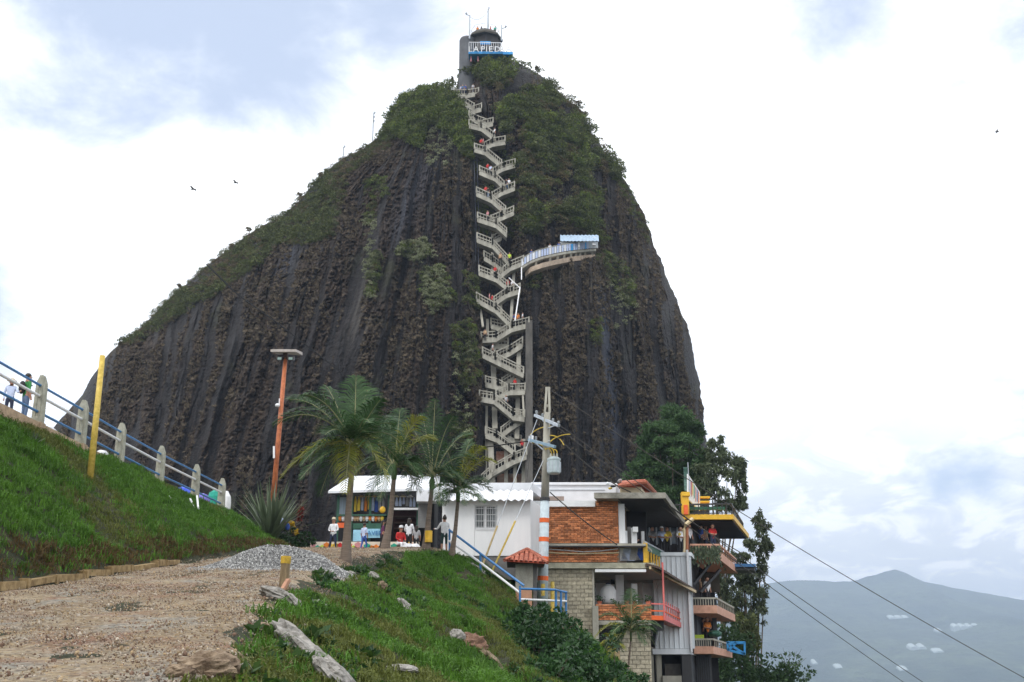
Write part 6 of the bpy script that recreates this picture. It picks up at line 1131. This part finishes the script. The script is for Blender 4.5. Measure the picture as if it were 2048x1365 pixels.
scatter('grass', pt[~yel & ~dark], sc[~yel & ~dark], tg, 'short green grass on the bank and the slope', 'grass'); scatter('yellow_grass', pt[yel & ~dark], sc[yel & ~dark] * .9, ty, 'yellow green patches of grass on the slopes', 'grass'); scatter('dead_grass', pt[dark], sc[dark], tb + tg[:1], 'brownish grass along the foot of the left bank', 'grass')
src_w = [source('weed', clump(30, .22, .07, .7), L_BUSH), source('weed', clump(26, .2, .08, .8), leafmat('slope weeds', (.015, .045, .010), (.07, .13, .025)))]
n = 5200; x = rs.uniform(-5, 12, n); y = rs.uniform(10, 56, n); k = cond_slope(x, y) & (fbm(x * .6, y * .45, 3, 81) > .52); x, y = x[k], y[k]; scatter('slope_weeds', np.stack([x, y, terr(x, y)], -1), .5 + .9 * rs.rand(len(x)), src_w, 'low leafy weeds growing through the grass on the right slope', 'weeds')
aloe = on_ground(66, 890, 25); mb = MB()
for _ in range(26): d = (rnd_dir() + Vector((0, 0, .9))).normalized(); leaf(mb, aloe + d * .2, .28, d, 0, .1)
obj('grass_tussock', mb, L_AGAVE, None, 'spiky pale tussock on the bank just under the first railing post', 'plant')
tp_d = [(10, 870), (80, 868), (90, 1000)]
# --- behind the railing: tarps, bins
def dome(px, py, w, h, Y, m_, label, cat, name): s = Y / F; c = P(px, py, Y); mb = MB(); mb.lathe(c, [(w * s / 2, 0), (w * s / 2 * .93, h * s * .35), (w * s * .3, h * s * .8), (.02, h * s)], 14); return obj(name, mb, m_, None, label, cat)
dome(364, 997, 44, 24, 57, mat('royal blue tarp', (.02, .07, .55), .5, .15, 4), 'royal blue umbrella behind the path railing', 'umbrella', 'blue_umbrella'); dome(405, 1003, 30, 16, 57.5, mat('violet tarp', (.14, .12, .5), .5, .15, 4), 'smaller violet umbrella right of the blue one', 'umbrella', 'violet_umbrella')
t = thing('green_bin', P(433, 1010, 59), 'round topped green container behind the last railing post', 'bin'); c = P(431, 1014, 59); mb = MB(); mb.lathe(c, [(.38, 0), (.42, .5), (.36, .72), (.15, .85)], 14); obj('body', mb, C_TEAL, t); mb = MB(); mb.lathe(P(450, 1026, 58), [(.25, 0), (.27, .5), (.24, .8), (.08, 1.1)], 12); obj('white_sack', mb, WHITE, None, 'tall white sack standing right of the last railing post', 'sack')
for i, (x, y, w) in enumerate(((97, 866, 26), (205, 912, 22))): mb = MB(); c = P(x, y, 39.3 + i * 4.5); mb.ball(c, (w * .017 / 2 * 1.3, .4, .22), 10, 6, jit=.25); obj('covered_bundle', mb, C_WHITE, None, ['pale covered bundle behind the first railing span', 'pale covered bundle behind the railing left of the third post'][i], 'bundle', 'covered bundles behind the railing')
# ------------------------------------------------------------------ people
def body_mesh(pose, mats_, sub=1, H=1.7):
    """pose: joint name -> (x, y, z) for H = 1.7, figure facing -Y. One skinned, continuous surface; faces take the garment of the nearest bone."""
    J = dict(pelvis=(0, 0, .92), waist=(0, 0, 1.08), chest=(0, 0, 1.30), neck=(0, 0, 1.44), headb=(0, -.01, 1.52), head=(0, -.015, 1.60), headt=(0, -.01, 1.68),
             shL=(-.17, 0, 1.39), elL=(-.23, .02, 1.12), wrL=(-.22, -.06, .88), haL=(-.22, -.08, .79), shR=(.17, 0, 1.39), elR=(.23, .02, 1.12), wrR=(.22, -.06, .88), haR=(.22, -.08, .79),
             hiL=(-.09, 0, .86), knL=(-.10, -.02, .48), anL=(-.11, .02, .09), toL=(-.12, -.13, .04), hiR=(.09, 0, .86), knR=(.10, -.02, .48), anR=(.11, .02, .09), toR=(.12, -.13, .04)); J.update(pose)
    R = dict(pelvis=.125, waist=.115, chest=.135, neck=.055, headb=.07, head=.095, headt=.07, shL=.06, elL=.043, wrL=.032, haL=.035, shR=.06, elR=.043, wrR=.032, haR=.035, hiL=.085, knL=.058, anL=.042, toL=.035, hiR=.085, knR=.058, anR=.042, toR=.035)
    E = [('pelvis', 'waist', 'top'), ('waist', 'chest', 'top'), ('chest', 'neck', 'top'), ('neck', 'headb', 'skin'), ('headb', 'head', 'skin'), ('head', 'headt', 'skin'), ('chest', 'shL', 'top'), ('shL', 'elL', 'top'), ('elL', 'wrL', 'arm'), ('wrL', 'haL', 'skin'), ('chest', 'shR', 'top'), ('shR', 'elR', 'top'), ('elR', 'wrR', 'arm'), ('wrR', 'haR', 'skin'),
         ('pelvis', 'hiL', 'leg'), ('hiL', 'knL', 'leg'), ('knL', 'anL', 'shin'), ('anL', 'toL', 'shoe'), ('pelvis', 'hiR', 'leg'), ('hiR', 'knR', 'leg'), ('knR', 'anR', 'shin'), ('anR', 'toR', 'shoe')]
    names = list(J); me = bpy.data.meshes.new('body'); me.from_pydata([J[n_] for n_ in names], [(names.index(a), names.index(b)) for a, b, _ in E], []); o = bpy.data.objects.new('body_tmp', me); COL.objects.link(o)
    sk = o.modifiers.new('skin', 'SKIN'); sk.use_smooth_shade = True; sd = o.modifiers.new('sub', 'SUBSURF'); sd.levels = sub; sd.render_levels = sub
    for i, n_ in enumerate(names): r = R[n_]; me.skin_vertices[0].data[i].radius = (r * (1.25 if n_ in ('chest', 'waist', 'pelvis') else 1), r * (.8 if n_ in ('chest', 'waist', 'pelvis') else 1)); me.skin_vertices[0].data[i].use_root = n_ == 'pelvis'
    dg = bpy.context.evaluated_depsgraph_get(); m2 = bpy.data.meshes.new_from_object(o.evaluated_get(dg)); bpy.data.objects.remove(o)
    m2.name = 'body'; m2.materials.clear(); keys = ['skin', 'top', 'arm', 'leg', 'shin', 'shoe']
    for k_ in keys: m2.materials.append(mats_[k_])
    seg = [(Vector(J[a]), Vector(J[b]), keys.index(k_)) for a, b, k_ in E]
    for pl in m2.polygons:
        c = pl.center; best = 9; bi = 0
        for a, b, ki in seg:
            ab = b - a; t_ = max(0, min(1, (c - a).dot(ab) / ab.length_squared)); dd = (c - a - ab * t_).length
            if dd < best: best, bi = dd, ki
        pl.material_index = bi; pl.use_smooth = True
    return m2, J
ARMS_FRONT = dict(elL=(-.24, -.02, 1.14), wrL=(-.08, -.20, 1.08), haL=(-.01, -.24, 1.08), elR=(.24, -.02, 1.14), wrR=(.09, -.20, 1.06), haR=(.02, -.25, 1.06))
STRIDE = dict(knL=(-.10, -.12, .50), anL=(-.11, -.12, .09), toL=(-.12, -.27, .05), knR=(.10, .05, .48), anR=(.11, .2, .12), toR=(.12, .07, .05))
WIDE = dict(hiL=(-.10, 0, .86), knL=(-.14, -.02, .48), anL=(-.17, .0, .09), toL=(-.2, -.13, .04), hiR=(.10, 0, .86), knR=(.14, -.02, .48), anR=(.17, 0, .09), toR=(.2, -.13, .04))
SIT = dict(pelvis=(0, .05, .48), waist=(0, .05, .64), chest=(0, .0, .86), neck=(0, -.02, 1.0), headb=(0, -.04, 1.08), head=(0, -.05, 1.16), headt=(0, -.045, 1.24), shL=(-.17, 0, .95), elL=(-.22, -.05, .7), wrL=(-.14, -.25, .62), haL=(-.1, -.32, .6), shR=(.17, 0, .95), elR=(.22, -.05, .7), wrR=(.14, -.25, .62), haR=(.1, -.32, .6), hiL=(-.09, 0, .47), knL=(-.11, -.38, .47), anL=(-.12, -.42, .09), toL=(-.12, -.56, .04), hiR=(.09, 0, .47), knR=(.11, -.38, .47), anR=(.12, -.42, .09), toR=(.12, -.56, .04))
ONRAIL = dict(elR=(.28, -.15, 1.16), wrR=(.36, -.34, 1.18), haR=(.40, -.40, 1.18))
def person(loc, rz, label, top, leg, pose=None, shin=None, arm=None, shoe=None, hair='short', hat=None, bag=None, H=1.7, sub=1, group=None, cache={}):
    ms = dict(skin=SKIN, top=top, arm=arm or SKIN, leg=leg, shin=shin or leg, shoe=shoe or C_BLACK); key = (id(pose), sub)
    if key not in cache: cache[key] = body_mesh(pose or {}, ms, sub)
    base, J = cache[key]; me = base.copy()
    for i_, k_ in enumerate(('skin', 'top', 'arm', 'leg', 'shin', 'shoe')): me.materials[i_] = ms[k_]
    t = thing('person', loc, label, 'person', group, rz); t.scale = (H / 1.7,) * 3
    o = bpy.data.objects.new('body', me); COL.objects.link(o); o.parent = t
    h = Vector(J['head']); mb = MB(); mb.ball(h + Vector((0, .025, .035)), (.098, .105, .10), 10, 7)
    if hair == 'long': mb.ball(h + Vector((0, .07, -.10)), (.10, .06, .19), 8, 6)
    if hair == 'bun': mb.ball(h + Vector((0, .06, .13)), .05, 8, 6)
    hm = mesh_from('hair', mb.v, mb.f, [HAIR if hair != 'fair' else BARK], smooth=True)
    x = bpy.data.objects.new('hair', hm); COL.objects.link(x); x.parent = t
    if sub:      # face: nose, eyes, ears
        mb = MB(); mb.ball(h + Vector((0, -.098, -.005)), (.016, .02, .024), 6, 4)
        for s in (-1, 1): mb.ball(h + Vector((s * .092, .0, -.01)), (.012, .02, .03), 6, 4)
        x = bpy.data.objects.new('face', mesh_from('face', mb.v, mb.f, [SKIN])); COL.objects.link(x); x.parent = t; mb = MB()
        for s in (-1, 1): mb.ball(h + Vector((s * .035, -.088, .012)), (.012, .008, .007), 6, 4)
        x = bpy.data.objects.new('eyes', mesh_from('eyes', mb.v, mb.f, [HAIR])); COL.objects.link(x); x.parent = t
    if hat: mb = MB(); mb.lathe(h + Vector((0, .0, .045)), [(.19 if hat[1] == 'brim' else .11, 0), (.185 if hat[1] == 'brim' else .112, .012), (.10, .02), (.092, .09), (.04, .12)], 14); x = bpy.data.objects.new('hat', mesh_from('hat', mb.v, mb.f, [hat[0]])); COL.objects.link(x); x.parent = t
    if bag: c = Vector(J['chest']); mb = MB(); mb.ball(c + Vector((0, .17, -.08)), (.15, .10, .22), 10, 8); mb.bar(c + Vector((-.1, .08, .12)), c + Vector((-.11, -.12, .0)), .04, .02); mb.bar(c + Vector((.1, .08, .12)), c + Vector((.11, -.12, .0)), .04, .02); x = bpy.data.objects.new('backpack', mesh_from('backpack', mb.v, mb.f, [bag], smooth=True)); COL.objects.link(x); x.parent = t
    return t
def at_ground(px, py, Y): p = P(px, py, Y); return p
person(P(665, 1109, 56), -.25, 'man in white long sleeved top and dark trousers standing before the flower wall', C_WHITE, C_NAVY, {**ARMS_FRONT, **WIDE}, arm=C_WHITE, hat=(C_STRAW, 'cap'), H=1.72)
person(P(727, 1104, 55.5), 2.6, 'child in blue and white patterned clothes at the shop banner', C_LAV, C_BLUE, STRIDE, H=1.35)
person(P(764, 1107, 55.5), 1.9, 'person in purple top and black trousers half behind the second palm', C_PURP, C_BLACK, STRIDE, hair='long', H=1.55)
person(P(800, 1109, 55), .5, 'person in red top and white cap sitting outside the shop', C_RED, C_WHITE, SIT, arm=C_RED, hat=(C_WHITE, 'cap'), H=1.75)
person(P(817, 1109, 56.2), 2.8, 'woman with brown long hair in white blouse and black trousers outside the shop', C_WHITE, C_BLACK, ARMS_FRONT, arm=C_WHITE, hair='long', H=1.72)
person(P(832, 1109, 55.6), 3.1, 'shorter person in pale grey vest between the woman in white and the third palm', C_GREY, C_BLACK, None, hair='long', H=1.35)
person(P(888, 1110, 54), 3.4, 'woman in white top and dark green shorts standing by the blue rail', C_WHITE, mat('cloth dark green', (.01, .04, .035), .85, .2, 8), ONRAIL, shin=SKIN, arm=C_WHITE, hair='bun', shoe=C_WHITE, H=1.78)
person(P(14, 843, 37.2), .35, 'person in pale blue shirt and wide straw hat behind the railing', C_LAV, C_NAVY, ONRAIL, arm=C_LAV, hat=(C_STRAW, 'brim'), H=1.42, sub=2)
person(P(45, 850, 38.2), 2.4, 'person in green shirt and jeans with a black backpack behind the railing', C_GREEN, C_JEAN, ONRAIL, bag=C_BLACK, H=1.78, sub=2)
mb = MB(); mb.box((-.11, -.11, 0), (.11, .11, 0))
st = thing('plastic_stool', P(800, 1109, 55) + Vector((0, .1, 0)), 'low dark stool under the person in red outside the shop', 'stool'); mb = MB(); c = P(800, 1109, 55) + Vector((0, .12, 0)); mb.box((c.x - .17, c.y - .15, c.z + .38), (c.x + .17, c.y + .17, c.z + .42)); obj('seat', mb, BROWN, st)
for sx in (-1, 1):
    for sy in (-1, 1): mb = MB(); mb.bar(c + Vector((sx * .14, sy * .12, 0)), c + Vector((sx * .13, sy * .11, .38)), .035); obj('leg', mb, BROWN, st)
mb = MB()
for (x, y, w, h) in [(815, 1098, 1.3, .35), (838, 1102, 1.0, .3), (856, 1104, .7, .22)]: mb2 = MB(); mb2.ball(P(x + 8, y + 5, 54.6), (w * .45, .5, h), 10, 6, jit=.5); obj('white_sheet_heap', mb2, C_WHITE, None, {815: 'crumpled white sheet on the ground before the seated person', 838: 'crumpled white sheet right of the seated person', 856: 'small crumpled white sheet by the third palm'}[x], 'sheet', 'crumpled white sheets outside the shop')
mb = MB(); mb.ball(P(853, 1071, 55), (.12, .12, .24), 8, 6); obj('light_blue_bag', mb, C_LAV, None, 'light blue bag hanging beside the third palm trunk', 'bag')
# terrace and restaurant guests
TG = 'guests on the terraces'
for (px, py, Y, rz, lab, top, leg, hat) in [(1427, 1105, 69.5, .3, 'guest in bright red top at the rail of the uppermost peach terrace', C_RED, C_NAVY, None), (1380, 1105, 69.5, .6, 'guest in white top at the left end of the uppermost peach terrace', C_WHITE, C_BLACK, None), (1403, 1106, 70.5, 2, 'guest in blue top in the middle of the uppermost peach terrace', C_BLUE, C_BLACK, None), (1413, 1105, 71.5, 1, 'guest in tan top behind the others on the uppermost peach terrace', C_TAN, C_NAVY, None),
        (1416, 1212, 69.5, .6, 'guest in white top on the middle peach terrace', C_WHITE, C_BLACK, None), (1400, 1212, 70.5, 2, 'guest in brown top on the middle peach terrace', C_TAN, C_BLACK, None), (1416, 1294, 69.5, .4, 'guest in orange top leaning on the lowest peach terrace', C_ORANGE, C_BLACK, None), (1408, 1294, 71, 1.5, 'guest in dark top at the back of the lowest peach terrace', C_BLACK, C_BLACK, None),
        (1325, 1112, 67.5, .2, 'restaurant guest in pale blue top and white cap left of two at the glass', C_LAV, C_BLACK, (C_WHITE, 'cap')), (1336, 1112, 67.8, -.3, 'restaurant guest in yellow top beside the one in pale blue', C_YEL, C_BLACK, None), (1306, 1112, 67.5, .4, 'restaurant guest in grey top furthest left at the glass', C_GREY, C_BLACK, None), (1362, 1112, 67.5, .4, 'restaurant guest in white top furthest right at the glass', C_WHITE, C_BLACK, None), (1270, 1122, 62, .3, 'person in dark cap among the laundry on the brick balcony', C_BLACK, C_NAVY, (C_BLACK, 'cap'))]:
    person(P(px, py, Y), rz, lab, top, leg, None if rz > .5 else ARMS_FRONT, hat=hat, H=1.65, sub=0, group=TG)
SG = 'visitors climbing the rock staircase'
for (px, py, off, lab, top) in [(989, 276, .6, 'climber in white at the lower end of the fourth highest stair flight', C_WHITE), (962, 297, .8, 'climber in red on the landing below the rock crown', C_RED), (966, 297, 1.0, 'climber in pink beside the red one below the rock crown', C_PINK), (975, 347, .8, 'climber in red high on the stair right of the smooth dark streak', C_RED), (981, 351, .7, 'climber in lavender next to one in red high on the stair', C_LAV), (1013, 380, 1.4, 'climber in black at the right landing above the terrace', C_BLACK), (1018, 378, 1.6, 'climber in white at the right landing above the terrace', C_WHITE), (971, 393, .8, 'climber in red on the left landing two flights below', C_RED), (976, 396, 1, 'climber in black beside a red one on the left landing', C_BLACK), (1000, 432, 1.4, 'climber in white on a flight rising to the right', C_WHITE),
        (975, 443, .8, 'climber in red on the left landing level with the scrub patch', C_PINK), (1019, 528, .4, 'climber in lime green where the stair meets the terrace', C_YG), (1001, 528, .8, 'climber in tan left of the lime green one', C_TAN), (990, 555, .8, 'climber in red just below the terrace junction', C_RED), (1016, 582, 1.4, 'climber in red on the flight two below the terrace', C_RED), (1024, 583, 1.5, 'climber in white right of the red one below the terrace', C_WHITE), (979, 610, .8, 'climber in pink on the long left descending flight', C_PINK), (984, 613, .8, 'climber in red on the long left descending flight', C_RED), (1036, 650, 1.2, 'climber in orange on the wide right landing', C_ORANGE), (1028, 652, 1.3, 'climber in blue on the wide right landing', C_BLUE), (1045, 649, 1.2, 'climber in white on the wide right landing', C_WHITE), (985, 712, .8, 'climber in white on the flight left of the thick dark column', C_WHITE), (1030, 782, 1.3, 'climber in red on the short flight near the pole top', C_RED), (1012, 816, .7, 'climber in grey on the flight right above the palms', C_GREY), (1044, 905, .6, 'climber in red at the bottom right stair landing', C_RED), (970, 682, 1.0, 'climber in tan on the left landing below the wide one', C_TAN)]:
    person(P(px, py, stairY(py) + off), random.uniform(-1, 3), lab, top, C_BLACK if top is not C_BLACK else C_JEAN, None if random.random() < .5 else STRIDE, H=1.7, sub=0, group=SG)
for k, (px, m_) in enumerate([(1063, C_BLUE), (1100, C_WHITE), (1118, C_BLUE), (1140, C_LAV), (1152, C_BLUE), (1170, C_WHITE), (1178, C_BLUE)]):
    y = float(np.interp(px, [p[0] for p in TP], [p[1] for p in TP])) + 6; person(P(px, y, tY(px) + .8), random.uniform(-1, 1), ['visitor in blue at the left end of the rock terrace', 'visitor in white on the curved part of the rock terrace', 'visitor in blue at the left edge of the terrace roof', 'visitor in pale blue under the left half of the terrace roof', 'visitor in blue under the middle of the terrace roof', 'visitor in white under the right half of the terrace roof', 'visitor in blue beside the white roof post of the terrace'][k], m_, C_NAVY, None, H=1.7, sub=0, group='visitors on the rock terrace')
for k, (px, py, m_) in enumerate([(925, 188, C_JEAN), (931, 188, C_BLUE), (921, 190, C_LAV), (946, 186, C_GREY)]): person(P(px, py, stairY(185) + 1.0), k, ['visitor in denim blue on the top stair landing', 'visitor in dark blue on the top stair landing', 'visitor in pale blue at the left of the top stair landing', 'visitor in grey at the right of the top stair landing'][k], m_, C_NAVY, None, H=1.7, sub=0, group='visitors on the top landing')
for k, (px, m_) in enumerate([(955, C_ORANGE), (963, C_BLACK), (981, C_RED), (990, C_TEAL)]): person(P(px, 69, TY + 2.5), k, ['tiny visitor in orange on the tower roof left of the tallest mast', 'tiny visitor in black on the tower roof left of the tallest mast', 'tiny visitor in red on the tower roof right of the tallest mast', 'tiny visitor in teal at the right edge of the tower roof'][k], m_, C_BLACK, None, H=1.6, sub=0, group='visitors on the tower roof')
